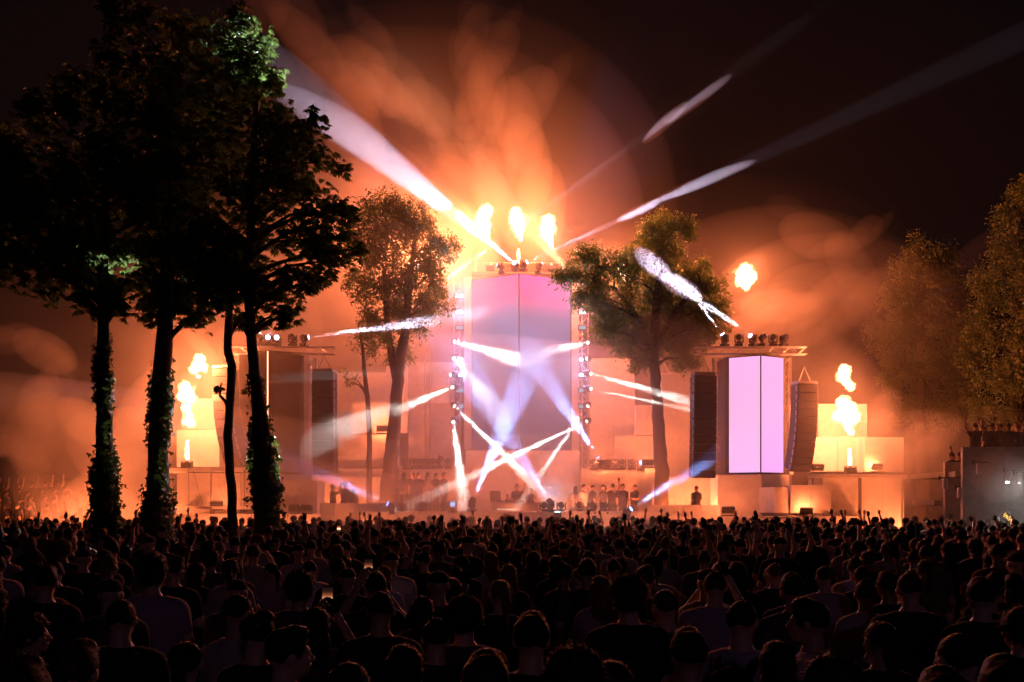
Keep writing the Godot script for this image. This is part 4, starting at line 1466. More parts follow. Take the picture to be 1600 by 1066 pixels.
func hair_mesh(kind: String) -> ArrayMesh:
	var c := 1.645
	var fn := FastNoiseLite.new()
	fn.seed = kind.hash() % 1000
	fn.frequency = 14.0
	var b := MB.new()
	var sh := []
	var rough := 0.008
	var fuzz := 0.014
	var n := 520
	match kind:
		"crop":
			sh = [["ball", Vector3(0, c + 0.026, 0.014), Vector3(0.081, 0.09, 0.096)], ["cut", Vector3(0, c - 0.05, -0.085), Vector3(0.1, 0.105, 0.095)], ["above", c - 0.03]]
			rough = 0.005
			fuzz = 0.012
			n = 1100
		"short":
			sh = [["ball", Vector3(0, c + 0.036, 0.012), Vector3(0.088, 0.094, 0.104)], ["ball", Vector3(0.01, c + 0.1, -0.03), Vector3(0.06, 0.04, 0.06)], ["cut", Vector3(0, c - 0.05, -0.09), Vector3(0.1, 0.11, 0.095)], ["above", c - 0.045]]
			fuzz = 0.018
		"curly":
			sh = [["ball", Vector3(0, c + 0.045, 0.016), Vector3(0.108, 0.104, 0.118)], ["ball", Vector3(0, c - 0.01, 0.05), Vector3(0.095, 0.07, 0.07)], ["cut", Vector3(0, c - 0.06, -0.105), Vector3(0.09, 0.115, 0.09)], ["above", c - 0.07]]
			rough = 0.02
			fuzz = 0.035
			n = 1300
		"long":
			sh = [["ball", Vector3(0, c + 0.03, 0.015), Vector3(0.09, 0.094, 0.106)], ["cone", Vector3(0, c, 0.04), Vector3(0, c - 0.2, 0.075), 0.085, 0.08], ["cone", Vector3(-0.05, c - 0.1, 0.05), Vector3(-0.07, c - 0.36, 0.09), 0.05, 0.035], ["cone", Vector3(0.05, c - 0.1, 0.05), Vector3(0.07, c - 0.36, 0.09), 0.05, 0.035], ["cone", Vector3(0, c - 0.1, 0.06), Vector3(0, c - 0.4, 0.1), 0.06, 0.035], ["cut", Vector3(0, c - 0.06, -0.1), Vector3(0.078, 0.12, 0.09)]]
			rough = 0.012
			fuzz = 0.03
			n = 900
		"bun":
			sh = [["ball", Vector3(0, c + 0.03, 0.014), Vector3(0.085, 0.09, 0.102)], ["ball", Vector3(0, c + 0.1, 0.085), Vector3(0.045, 0.042, 0.042)], ["cut", Vector3(0, c - 0.05, -0.09), Vector3(0.095, 0.11, 0.095)], ["above", c - 0.06]]
			fuzz = 0.02
		"tail":
			sh = [["ball", Vector3(0, c + 0.03, 0.014), Vector3(0.085, 0.09, 0.102)], ["cone", Vector3(0, c + 0.06, 0.1), Vector3(0, c - 0.05, 0.15), 0.03, 0.034], ["cone", Vector3(0, c - 0.05, 0.15), Vector3(0.01, c - 0.26, 0.13), 0.034, 0.014], ["cut", Vector3(0, c - 0.05, -0.09), Vector3(0.095, 0.11, 0.095)], ["above", c - 0.3]]
			fuzz = 0.025
		"cap":
			sh = [["ball", Vector3(0, c + 0.042, 0.008), Vector3(0.088, 0.08, 0.104)], ["ball", Vector3(0, c + 0.04, -0.13), Vector3(0.068, 0.008, 0.075)], ["above", c + 0.028]]
			rough = 0.001
			fuzz = 0.0
			n = 0
	nets(sh, 0.009, 0.02, b, Transform3D(), fn, rough)
	var r := RandomNumberGenerator.new()
	r.seed = 77
	var total := b.v.size()
	for k in n:
		var i := r.randi() % total
		var p := b.v[i]
		var nn := b.n[i]
		if p.z < -0.06 and p.y < c + 0.03:
			continue
		var dir := (nn + Vector3(r.randf_range(-0.7, 0.7), r.randf_range(-0.9, 0.5), r.randf_range(-0.7, 0.7))).normalized()
		var side := dir.cross(Vector3(r.randf(), r.randf(), r.randf())).normalized() * 0.0022
		var a := b.vert(p - nn * 0.004 - side, nn)
		b.vert(p - nn * 0.004 + side, nn)
		b.vert(p + dir * fuzz * r.randf_range(0.4, 1.3), nn)
		b.tri(a, a + 1, a + 2)
	return b.done()


# arm: elbow, wrist, hand direction, palm normal, open hand
func body_meshes(key: String, w: float, hip: float, bulk: float, arms: Array) -> void:
	var spine := [["cone", Vector3(-0.06, 0.96, 0), Vector3(-0.07, 1.3, 0), 0.112 * bulk, 0.118 * bulk], ["cone", Vector3(0.06, 0.96, 0), Vector3(0.07, 1.3, 0), 0.112 * bulk, 0.118 * bulk],
		["cone", Vector3(-w + 0.015, 1.375, 0.005), Vector3(w - 0.015, 1.375, 0.005), 0.058, 0.058], ["ball", Vector3(0, 1.34, 0.0), Vector3(0.15 * bulk, 0.115, 0.112 * bulk)], ["cone", Vector3(-0.02, 1.465, 0.025), Vector3(-w + 0.03, 1.385, 0.01), 0.046, 0.05], ["cone", Vector3(0.02, 1.465, 0.025), Vector3(w - 0.03, 1.385, 0.01), 0.046, 0.05], ["cone", Vector3(0, 1.42, 0.02), Vector3(0, 1.52, 0.022), 0.068, 0.054]]
	var seat := [["cone", Vector3(-hip, 0.92, 0.015), Vector3(hip, 0.92, 0.015), 0.105 * bulk, 0.105 * bulk]]
	var legs := []
	var shoes := []
	for s in [-1.0, 1.0]:
		legs.append(["cone", Vector3(s * hip, 0.9, 0), Vector3(s * (hip + 0.015), 0.49, -0.012), 0.088 * bulk, 0.06])
		legs.append(["cone", Vector3(s * (hip + 0.015), 0.49, -0.012), Vector3(s * (hip + 0.02), 0.1, 0.02), 0.06, 0.042])
		shoes.append(["cone", Vector3(s * (hip + 0.02), 0.05, 0.03), Vector3(s * (hip + 0.04), 0.04, -0.15), 0.05, 0.04])
		shoes.append(["cone", Vector3(s * (hip + 0.02), 0.11, 0.02), Vector3(s * (hip + 0.02), 0.05, 0.02), 0.046, 0.05])
	var arm := []
	var sleeve := []
	var skin := MB.new()
	for i in 2:
		var a: Array = arms[i]
		var sp := Vector3((-w if i == 0 else w), 1.375, 0.005)
		var el: Vector3 = a[0]
		var wr: Vector3 = a[1]
		arm.append(["cone", sp, el, 0.056 * bulk, 0.043])
		arm.append(["cone", el, wr, 0.043, 0.029])
		sleeve.append(["cone", sp, sp.lerp(el, 0.62), 0.069 * bulk, 0.064])
		var y: Vector3 = a[2].normalized()
		var z: Vector3 = -(a[3] - y * a[3].dot(y)).normalized()
		skin.add(shared["hand_open"] if a[4] else shared["hand_grip"], Transform3D(Basis(y.cross(z) * (1.0 if i == 0 else -1.0), y, z), wr + y * 0.015))
	nets(spine + seat + legs + arm, 0.019, 0.045, skin)
	skin.add(shared["head_mb"], Transform3D())
	shared[key + "_body"] = skin.done()
	var grow := func(list: Array, g: float) -> Array:
		var o := []
		for s in list:
			var c: Array = s.duplicate()
			if c[0] == "cone":
				c[3] += g
				c[4] += g
			else:
				c[2] += Vector3.ONE * g
			o.append(c)
		return o
	var fn := FastNoiseLite.new()
	fn.seed = 9
	fn.frequency = 4.0
	var top := MB.new()
	nets(grow.call(spine.slice(0, 6), 0.016) + grow.call(seat, 0.02) + sleeve + [["above", 0.84], ["below", 1.49]], 0.019, 0.05, top, Transform3D(), fn, 0.012)
	shared[key + "_top"] = top.done()
	var tr := MB.new()
	nets(grow.call(seat, 0.012) + grow.call(legs, 0.016) + [["above", 0.07], ["below", 0.98]], 0.021, 0.04, tr)
	shared[key + "_trousers"] = tr.done()
	if not shared.has("shoes"):
		var sb := MB.new()
		nets(shoes + [["above", 0.003]], 0.012, 0.03, sb)
		shared["shoes"] = sb.done()


func make_people_parts() -> void:
	shared["hand_open"] = hand_mesh(true)
	shared["hand_grip"] = hand_mesh(false)
	shared["head_mb"] = head_mesh()
	for k in ["crop", "short", "curly", "long", "bun", "tail", "cap"]:
		shared["hair_" + k] = hair_mesh(k)
	var down_l := [Vector3(-0.25, 1.13, 0.03), Vector3(-0.26, 0.9, -0.05), Vector3(0.05, -1, -0.2), Vector3(1, 0, -0.2), false]
	var down_r := [Vector3(0.25, 1.13, 0.03), Vector3(0.26, 0.9, -0.05), Vector3(-0.05, -1, -0.2), Vector3(-1, 0, -0.2), false]
	var up_r := [Vector3(0.3, 1.62, -0.1), Vector3(0.25, 1.88, -0.17), Vector3(-0.05, 1, -0.15), Vector3(0, -0.2, -1), true]
	var up_l := [Vector3(-0.32, 1.6, -0.1), Vector3(-0.29, 1.87, -0.16), Vector3(0.0, 1, -0.1), Vector3(0, -0.2, -1), true]
	var fist_r := [Vector3(0.32, 1.58, -0.12), Vector3(0.36, 1.84, -0.22), Vector3(0.1, 1, -0.25), Vector3(0, -0.2, -1), false]
	var reach_l := [Vector3(-0.27, 1.46, -0.25), Vector3(-0.33, 1.68, -0.4), Vector3(-0.2, 1, -0.5), Vector3(0.2, -0.4, -1), true]
	var ph_r := [Vector3(0.27, 1.36, -0.24), Vector3(0.07, 1.68, -0.36), Vector3(-0.35, 1, -0.1), Vector3(-1, 0, -0.4), false]
	var ph_l := [Vector3(-0.27, 1.36, -0.24), Vector3(-0.07, 1.68, -0.36), Vector3(0.35, 1, -0.1), Vector3(1, 0, -0.4), false]
	var fold_l := [Vector3(-0.26, 1.14, -0.03), Vector3(-0.05, 1.16, -0.2), Vector3(1, 0.1, -0.2), Vector3(0, 0, 1), false]
	var fold_r := [Vector3(0.26, 1.14, -0.03), Vector3(0.05, 1.12, -0.21), Vector3(-1, 0.2, -0.2), Vector3(0, 0, 1), false]
	body_meshes("man", 0.19, 0.085, 1.0, [down_l, down_r])
	body_meshes("broad", 0.205, 0.09, 1.12, [fold_l, fold_r])
	body_meshes("woman", 0.162, 0.09, 0.86, [fold_l, down_r])
	body_meshes("one_up", 0.185, 0.085, 0.97, [down_l, up_r])
	body_meshes("fist", 0.185, 0.085, 0.97, [fold_l, fist_r])
	body_meshes("both_up", 0.18, 0.085, 0.93, [up_l, up_r])
	body_meshes("reach", 0.18, 0.085, 0.93, [reach_l, down_r])
	body_meshes("filming", 0.175, 0.087, 0.92, [ph_l, ph_r])
	for c in [["skin_fair", 0.46, 0.29, 0.22], ["skin_tan", 0.34, 0.2, 0.14], ["skin_deep", 0.16, 0.09, 0.06]]:
		mat(c[0], c[1], c[2], c[3], 0.5)
	for c in [["hair_black", 0.012, 0.01, 0.009], ["hair_brown", 0.035, 0.02, 0.012], ["hair_light", 0.14, 0.085, 0.045]]:
		mat(c[0], c[1], c[2], c[3], 0.62, 0.0, 0.3)
	for c in [["black", 0.02, 0.018, 0.02], ["charcoal", 0.06, 0.055, 0.062], ["grey", 0.3, 0.28, 0.3], ["white", 0.6, 0.58, 0.57], ["navy", 0.02, 0.024, 0.05], ["mauve", 0.3, 0.23, 0.32], ["maroon", 0.12, 0.025, 0.03], ["olive", 0.08, 0.085, 0.05], ["denim", 0.05, 0.065, 0.1]]:
		var m := mat("cloth_" + c[0], c[1], c[2], c[3], 0.9, 0.0, 0.25)
		m.rim_enabled = true
		m.rim = 0.25


func person(label: String, pose: String, hair: String, cloth: String, where: Vector3, yaw := 0.0, size := 1.0, group := "standing audience", skin := "skin_fair", tone := "hair_black") -> Node3D:
	var t := thing("person", label, "person", where, group)
	t.rotation.y = yaw
	t.scale = Vector3.ONE * size
	part(t, "body", shared[pose + "_body"], mats[skin])
	part(t, "shirt", shared[pose + "_top"], mats["cloth_" + cloth])
	part(t, "trousers", shared[pose + "_trousers"], mats["cloth_denim" if cloth == "white" or cloth == "grey" else "cloth_black"])
	part(t, "shoes", shared["shoes"], mats["cloth_charcoal"])
	part(t, "cap" if hair == "cap" else "hair", shared["hair_" + hair], mats["cloth_black" if hair == "cap" else tone])
	return t


# one mesh with three surfaces for the copies that stand far off
func far_person(pose: String, hair: String, cloth: String, skin: String) -> ArrayMesh:
	var m := ArrayMesh.new()
	for s in [[pose + "_body", skin], [pose + "_top", "cloth_" + cloth], [pose + "_trousers", "cloth_black"], ["hair_" + hair, "hair_black"]]:
		m.add_surface_from_arrays(Mesh.PRIMITIVE_TRIANGLES, shared[s[0]].surface_get_arrays(0))
		m.surface_set_material(m.get_surface_count() - 1, mats[s[1]])
	return m


func mass(called: String, label: String, category: String, places: Array) -> void:
	# places: [variant, Transform3D]
	var t := thing(called, label, category)
	t.set_meta("kind", "stuff")
	if far_mesh.is_empty():
		for v in [["man", "short", "black", "skin_fair"], ["man", "crop", "charcoal", "skin_tan"], ["woman", "long", "black", "skin_fair"], ["broad", "short", "navy", "skin_fair"], ["woman", "tail", "grey", "skin_tan"], ["man", "curly", "mauve", "skin_tan"], ["one_up", "short", "black", "skin_fair"], ["both_up", "long", "charcoal", "skin_fair"], ["man", "crop", "white", "skin_fair"]]:
			far_mesh.append(far_person(v[0], v[1], v[2], v[3]))
	for k in far_mesh.size():
		var xs := []
		for p in places:
			if p[0] == k:
				xs.append(p[1])
		if xs.size():
			var mm := MultiMesh.new()
			mm.transform_format = MultiMesh.TRANSFORM_3D
			mm.mesh = far_mesh[k]
			mm.instance_count = xs.size()
			for i in xs.size():
				mm.set_instance_transform(i, xs[i])
			var o := MultiMeshInstance3D.new()
			o.name = "figures"
			o.set_meta("kind", "stuff")
			o.multimesh = mm
			t.add_child(o, true)


func phone(label: String, where: Vector3, yaw: float, tilt: float, energy: float, scale_ := 1.0) -> void:
	var t := thing("phone", label, "phone", where, "phones held up in the crowd")
	t.rotation = Vector3(tilt, yaw, 0)
	t.scale = Vector3.ONE * scale_
	part(t, "case", box_mesh(Vector3(0.078, 0.156, 0.009), 0.004), mats["black_paint"])
	if not mats.has("phone_picture %.1f" % energy):
		display("phone_picture %.1f" % energy, [[0.0, lin(0.01, 0.006, 0.006)], [0.3, lin(0.02, 0.01, 0.01)], [0.38, lin(0.6, 0.2, 0.08)], [0.5, lin(1.0, 0.55, 0.35)], [0.6, lin(0.5, 0.14, 0.05)], [0.8, lin(0.05, 0.015, 0.01)], [1.0, lin(0.01, 0.005, 0.005)]], energy)
	var q := MB.new()
	q.quad(Vector3(-0.035, -0.072, 0.0056), Vector3(0.035, -0.072, 0.0056), Vector3(0.035, 0.072, 0.0056), Vector3(-0.035, 0.072, 0.0056))
	for i in 4:
		q.n[i] = Vector3.BACK
	part(t, "screen", q.done(), mats["phone_picture %.1f" % energy])


func backpack(label: String, where: Vector3, yaw: float) -> void:
	var t := thing("backpack", label, "backpack", where, "backpacks")
	t.rotation.y = yaw
	var b := MB.new()
	nets([["ball", Vector3(0, 0, 0), Vector3(0.15, 0.22, 0.08)], ["ball", Vector3(0, -0.08, 0.04), Vector3(0.12, 0.12, 0.06)], ["ball", Vector3(0, 0.1, -0.01), Vector3(0.13, 0.11, 0.07)]], 0.016, 0.05, b)
	part(t, "bag", b.done(), mats["cloth_black"])
	for s in [-1.0, 1.0]:
		var st := MB.new()
		st.tube([Vector3(s * 0.09, 0.17, -0.03), Vector3(s * 0.105, 0.24, -0.1), Vector3(s * 0.11, 0.245, -0.17), Vector3(s * 0.11, 0.15, -0.25)], [0.022, 0.024, 0.024, 0.02], 8)
		part(t, "strap", st.done(), mats["cloth_black"])


func build_crowd() -> void:
	make_people_parts()
	var taken := []
	# the nearest ones: x, y of the head's top, pose, hair, cloth, yaw, height, label
	var near := [
		[595, 922, "man", "crop", "black", 0.0, 1.78, "cropped-hair man in black shirt seen from behind near the middle"],
		[190, 935, "man", "crop", "black", 0.1, 1.76, "close-cropped man in black with a rucksack at lower left"],
		[240, 874, "broad", "curly", "mauve", -0.1, 1.86, "broad curly-haired man in a pale mauve shirt at left"],
		[308, 878, "woman", "long", "black", -0.3, 1.68, "long-haired woman in black right of the pale mauve shirt"],
		[373, 927, "man", "crop", "grey", -0.5, 1.76, "cropped-hair man in grey shirt, head turned right, lower left"],
		[48, 962, "woman", "curly", "charcoal", -1.2, 1.66, "curly-haired woman in profile at the lower left edge"],
		[72, 886, "man", "short", "black", 0.2, 1.8, "tall man in black near the left edge"],
		[685, 891, "man", "cap", "black", 0.0, 1.78, "man in a dark cap left of the middle"],
		[726, 936, "man", "curly", "charcoal", 0.0, 1.74, "bushy-haired man in charcoal near the middle"],
		[680, 967, "woman", "bun", "black", 0.2, 1.64, "woman with hair in a bun at lower middle"],
		[452, 982, "broad", "short", "charcoal", -1.1, 1.74, "man in profile looking down to the right at the lower left"],
		[404, 958, "man", "short", "black", -0.4, 1.72, "short-haired man in black left of the man in profile"],
		[758, 1021, "man", "short", "black", 0.1, 1.76, "dark head at the bottom edge just left of the middle"],
		[632, 1006, "woman", "long", "black", 0.0, 1.68, "long-haired woman at the bottom edge left of the middle"],
		[495, 948, "filming", "long", "charcoal", 0.0, 1.66, "long-haired woman holding a phone up with both hands"],
		[587, 896, "filming", "short", "black", 0.3, 1.74, "man filming behind the cropped-hair man"],
		[982, 903, "man", "curly", "black", 0.0, 1.84, "tall man with afro hair and sleeveless black top right of the middle"],
		[1038, 919, "man", "crop", "maroon", 0.4, 1.76, "cropped-hair man in maroon right of the afro hair"],
		[1008, 885, "man", "short", "black", -0.3, 1.76, "short-haired man just behind the afro hair"],
		[1118, 891, "broad", "crop", "mauve", -0.3, 1.8, "cropped-hair man in pale mauve shirt, sunglasses pushed up"],
		[1160, 936, "man", "crop", "mauve", -0.5, 1.78, "man in pale shirt wearing a black backpack at lower right"],
		[898, 1017, "man", "curly", "black", 0.0, 1.76, "curly dark head at the bottom edge right of the middle"],
		[956, 1031, "woman", "long", "black", 0.1, 1.68, "long-haired head at the bottom edge beside the curly head"],
		[1237, 898, "man", "short", "charcoal", 0.2, 1.78, "short-haired man with tousled hair at the right"],
		[1263, 938, "man", "short", "mauve", 1.1, 1.78, "man in profile facing left in a mauve shirt at the right"],
		[1375, 969, "woman", "tail", "black", 0.2, 1.68, "woman with a ponytail at the lower right"],
		[1496, 986, "man", "crop", "black", 0.2, 1.78, "cropped-hair man alone at the lower right corner"],
		[1300, 1031, "man", "curly", "black", 0.0, 1.74, "curly head at the bottom edge right of the profile man"],
		[1472, 1048, "man", "short", "charcoal", 0.0, 1.76, "short-haired head at the bottom edge near the right corner"],
		[1352, 906, "woman", "bun", "grey", -0.2, 1.7, "woman with a bun and bare shoulders at the right"],
		[1420, 893, "broad", "crop", "black", 0.1, 1.82, "broad cropped-hair man in black at the right"],
		[1532, 905, "man", "short", "black", 0.0, 1.8, "short-haired man in black by the right edge"],
		[1592, 955, "woman", "curly", "black", 0.3, 1.68, "curly-haired woman cut by the right edge"],
		[917, 874, "man", "short", "charcoal", 0.0, 1.78, "short-haired man in charcoal shirt below the front lights"],
		[868, 868, "woman", "long", "black", 0.2, 1.7, "long-haired woman left of the man in charcoal"],
		[120, 1005, "man", "short", "black", 0.0, 1.74, "dark head low at the left in front of the rucksack"],
		[290, 1000, "woman", "tail", "navy", 0.1, 1.64, "woman with a ponytail low at the left"],
		[830, 960, "broad", "short", "black", 0.0, 1.78, "broad dark-haired man in black at lower centre"],
		[1075, 985, "man", "short", "charcoal", 0.2, 1.72, "short-haired man low between the maroon shirt and backpack"],
		[545, 1030, "man", "crop", "black", 0.0, 1.76, "cropped head at the bottom edge below the raised phone"],
		[1215, 1000, "woman", "long", "black", -0.2, 1.66, "long-haired woman low at the right"],
		[30, 1030, "man", "short", "navy", 0.0, 1.76, "short-haired head at the bottom left corner"],
		[1570, 1030, "broad", "short", "black", 0.0, 1.78, "broad dark figure at the bottom right corner"],
		[968, 840, "man", "crop", "grey", 0.0, 1.82, "cropped-hair man in a rim-lit pale shirt in the middle"],
		[556, 822, "woman", "long", "grey", 0.2, 1.78, "woman with loose rim-lit hair left of the middle"],
		[640, 838, "woman", "long", "black", -0.4, 1.7, "woman with long reddish hair left of the middle"],
	]
	for e in near:
		var d: float = FOCAL * (EYE - e[6]) / (e[1] - 785.0)
		var p := Vector3((e[0] - 800.0) / FOCAL * d, 0, -d)
		taken.append([Vector2(p.x, p.z), 0.42])
		person(e[7], e[2], e[3], e[4], p, e[5], e[6] / 1.77, "standing audience", ["skin_fair", "skin_tan"][int(e[0]) % 2], ["hair_black", "hair_brown"][int(e[1]) % 2])
		if e[7].contains("wearing a black backpack") or e[7].contains("with a rucksack"):
			backpack("black backpack worn by the man at the lower %s" % ("right" if e[0] > 800 else "left"), p + Vector3(0, 1.2 * e[6] / 1.77, 0) + Vector3(sin(e[5]), 0, cos(e[5])) * 0.23, e[5])
		if e[2] == "filming":
			var s: float = e[6] / 1.77
			phone("lit phone held up by the %s" % ("long-haired woman" if e[0] < 550 else "man behind the cropped-hair man"), p + Basis(Vector3.UP, e[5]) * Vector3(0, 1.79, -0.39) * s, e[5], -0.1, 0.7)
	# raised arms seen against the light: x, y of the hand, pose
	var raised := [[588, 800, "one_up"], [668, 803, "fist"], [683, 806, "one_up"], [756, 802, "reach"], [780, 806, "both_up"], [812, 800, "one_up"], [845, 804, "fist"], [925, 802, "reach"], [970, 806, "one_up"], [1028, 806, "one_up"], [1062, 800, "both_up"], [1130, 802, "reach"], [1178, 806, "one_up"], [1214, 822, "both_up"], [1228, 812, "fist"], [1298, 800, "one_up"], [524, 806, "filming"], [1380, 812, "one_up"], [470, 806, "one_up"], [605, 812, "both_up"], [718, 812, "one_up"], [735, 804, "fist"], [795, 812, "one_up"], [880, 806, "both_up"], [900, 812, "one_up"], [950, 802, "fist"], [1005, 812, "reach"], [1085, 808, "fist"], [1105, 812, "one_up"], [1155, 812, "both_up"], [1262, 812, "one_up"], [1340, 806, "fist"]]
	for e in raised:
		var d: float = FOCAL * (EYE - 2.05) / maxf(e[1] - 785.0, 6.0)
		d = clampf(d, 16.0, 33.0) + rng.randf_range(-1.0, 1.0)
		var p := Vector3((e[0] - 800.0) / FOCAL * d - (0.2 if e[2] == "one_up" or e[2] == "fist" else 0.0), 0, -d)
		taken.append([Vector2(p.x, p.z), 0.5])
		var where := "below the dark screen" if e[0] < 500 else "below the left set blocks" if e[0] < 700 else "below the central tower" if e[0] < 900 else "below the right stage tree" if e[0] < 1100 else "below the pink screen" if e[0] < 1240 else "below the right flames"
		var doing: String = {"one_up": "with one open hand raised", "fist": "with one fist raised", "reach": "reaching one arm forward", "both_up": "with both hands raised", "filming": "filming with a phone"}[e[2]]
		var hr: String = ["short", "long", "crop", "tail"][rng.randi() % 4]
		var cl: String = ["black", "charcoal", "navy"][rng.randi() % 3]
		person("%s person in %s %s, silhouetted %s" % [{"short": "short-haired", "long": "long-haired", "crop": "crop-haired", "tail": "ponytailed"}[hr], cl, doing, where], e[2], hr, cl, p, rng.randf_range(-0.3, 0.3), rng.randf_range(0.97, 1.04))
		if e[2] == "filming":
			phone("bright phone held up below the left set blocks", p + Vector3(0, 1.79, -0.39), 0.0, -0.1, 3.0)
	for q in [[165, 24.0], [243, 24.6], [365, 24.3], [419, 23.7]]:
		taken.append([Vector2((q[0] - 800.0) / FOCAL * q[1], -q[1]), 0.75])
	# the rest, row by row; the nearest 300 stand as single people, those beyond as one mass
	var hairs := ["short", "short", "crop", "crop", "long", "long", "curly", "tail", "bun", "cap"]
	var cloths := ["black", "black", "black", "charcoal", "charcoal", "navy", "mauve", "grey", "maroon", "olive", "white"]
	var look := {"short": "short-haired", "crop": "crop-haired", "long": "long-haired", "curly": "curly-haired", "tail": "ponytailed", "bun": "bun-haired", "cap": "cap-wearing"}
	var singles := near.size() + raised.size()
	var rest := []
	var d := 7.6
	while d < 36.8:
		var half := 0.54 * d + 0.8
		var x := -half + rng.randf() * 0.7
		while x < half:
			var p := Vector2(x + rng.randf_range(-0.16, 0.16), -d + rng.randf_range(-0.3, 0.3))
			x += rng.randf_range(0.7, 1.12)
			var free := true
			for t in taken:
				if t[0].distance_to(p) < t[1]:
					free = false
					break
			if not free or rng.randf() < 0.06:
				continue
			var yaw := rng.randfn() * 0.3
			var tall := rng.randf_range(0.93, 1.05)
			if singles < 300:
				singles += 1
				var hair: String = hairs[rng.randi() % hairs.size()]
				var woman := hair in ["long", "tail", "bun"]
				var pose: String = "woman" if woman else ["man", "man", "broad"][rng.randi() % 3]
				if rng.randf() < 0.05:
					pose = ["one_up", "filming", "fist"][rng.randi() % 3]
				var cloth: String = cloths[rng.randi() % cloths.size()]
				if d > 12.0 and cloth == "white":
					cloth = "grey"
				var px := 800.0 + p.x / -p.y * FOCAL
				var spot := ""
				for m in [[110, "far left terrace"], [205, "leftmost trunk"], [310, "thick leaning trunk"], [390, "slim trunk"], [460, "ivy trunk by the dark screen"], [570, "left parapet"], [665, "forked tree"], [760, "left mast"], [860, "booth"], [965, "right mast"], [1110, "big stage tree"], [1235, "pink screen"], [1390, "right twin flames"], [1500, "hazy tree on the right"], [9999, "guest platform"]]:
					if px < m[0]:
						spot = "below the " + m[1]
						break
				var deep := "nearest rows" if d < 9.0 else "lower-middle rows" if d < 11.0 else "middle rows" if d < 13.0 else "upper-middle rows" if d < 15.5 else "farther rows"
				var lab := "%s person in %s top, %s %s" % [look[hair], cloth, deep, spot]
				if pose in ["one_up", "fist"]:
					lab = "%s person in %s top raising an arm, %s" % [look[hair], cloth, spot]
				elif pose == "filming":
					lab = "%s person in %s top holding hands up, %s" % [look[hair], cloth, spot]
				person(lab, pose, hair, cloth, Vector3(p.x, 0, p.y), yaw, tall * (0.95 if woman else 1.0), "standing audience", ["skin_fair", "skin_fair", "skin_tan", "skin_deep"][rng.randi() % 4], ["hair_black", "hair_black", "hair_brown", "hair_light"][rng.randi() % 4])
			else:
				rest.append([[0, 1, 2, 3, 4, 5, 0, 1, 2, 6 if rng.randf() < 0.35 else 8, 7 if rng.randf() < 0.25 else 2][rng.randi() % 11], Transform3D(Basis(Vector3.UP, yaw).scaled(Vector3.ONE * tall), Vector3(p.x, 0, p.y))])
		d += rng.randf_range(0.82, 1.12)
	mass("distant_crowd", "packed far rows of the audience fading into orange haze below the stage", "crowd", rest)


func build_stage_people() -> void:
	var g := "people on the stage"
	var people := [
		# x, head top y, depth, pose, hair, cloth, yaw, label
		[808, 757, 43.4, "reach", "short", "black", PI, "performer leaning over the decks in the booth"],
		[829, 763, 43.9, "man", "short", "charcoal", 2.6, "crew member standing right of the performer"],
		[793, 772, 43.6, "filming", "crop", "black", -2.2, "person crouched behind the booth left of the performer"],
		[520, 756, 41.6, "filming", "crop", "black", -1.2, "crew member with raised camera behind the left parapet"],
		[540, 754, 41.8, "broad", "short", "black", -0.6, "standing crew member behind the left parapet"],
		[552, 764, 41.7, "woman", "long", "charcoal", 0.4, "long-haired person stooping behind the left parapet"],
		[1088, 759, 41.8, "man", "crop", "black", 0.5, "lone man standing behind the right parapet"],
	]
	for e in people:
		var top := at(e[0], e[1], e[2])
		var tall := 1.0
		var feet := top.y - 1.765
		if feet < 1.3:
			feet = 1.3
			tall = (top.y - 1.3) / 1.765
		person(e[7], e[3], e[4], e[5], Vector3(top.x, feet, -e[2]), e[6], tall, g, "skin_tan")
		if feet > 1.34:
			var b := thing("flight_case", "dark flight case under the %s" % e[7], "case", Vector3(top.x, 1.3, -e[2]), "cases on the stage")
			part(b, "box", box_mesh(Vector3(0.6, snappedf(feet - 1.3, 0.001), 0.6), 0.02), mats["black_paint"], Transform3D(Basis(), Vector3(0, (feet - 1.3) * 0.5, 0)))
			part(b, "lid", box_mesh(Vector3(0.62, 0.03, 0.62), 0.01), mats["steel"], Transform3D(Basis(), Vector3(0, maxf(feet - 1.3 - 0.06, 0.03), 0)))
	var names := ["far left", "second from the left", "third from the left", "fourth from the left", "fifth from the left", "sixth from the left", "seventh from the left"]
	var k := 0
	structure("guest_riser", box_mesh(Vector3(4.6, 0.55, 1.6), 0.02), mats["deck"], Transform3D(Basis(), Vector3(at(652, 0, 43.2).x, 1.58, -43.4)))
	for x in [618, 632, 646, 655, 668, 681, 694]:
		person("hazy guest on the stage riser below the left platform, %s" % names[k], ["man", "woman", "man", "one_up", "woman", "broad", "man"][k], ["short", "long", "crop", "short", "tail", "crop", "short"][k], ["black", "charcoal", "navy", "black", "grey", "black", "charcoal"][k], Vector3(at(x, 0, 43.2).x, 1.855, -43.2 - rng.randf_range(-0.4, 0.4)), rng.randf_range(-3, 3), rng.randf_range(0.93, 1.02), g, "skin_tan")
		k += 1
	k = 0
	for x in [900, 912, 926, 942, 958, 972, 990]:
		person("hazy guest on the stage below the right platform, %s" % names[k], ["woman", "man", "man", "woman", "one_up", "man", "broad"][k], ["long", "short", "crop", "tail", "short", "short", "crop"][k], ["grey", "white", "black", "charcoal", "black", "navy", "black"][k], Vector3(at(x, 0, 43.2).x, 1.3, -43.0 - rng.randf_range(-0.5, 0.5)), rng.randf_range(-3, 3), rng.randf_range(0.95, 1.03), g, "skin_tan")
		k += 1


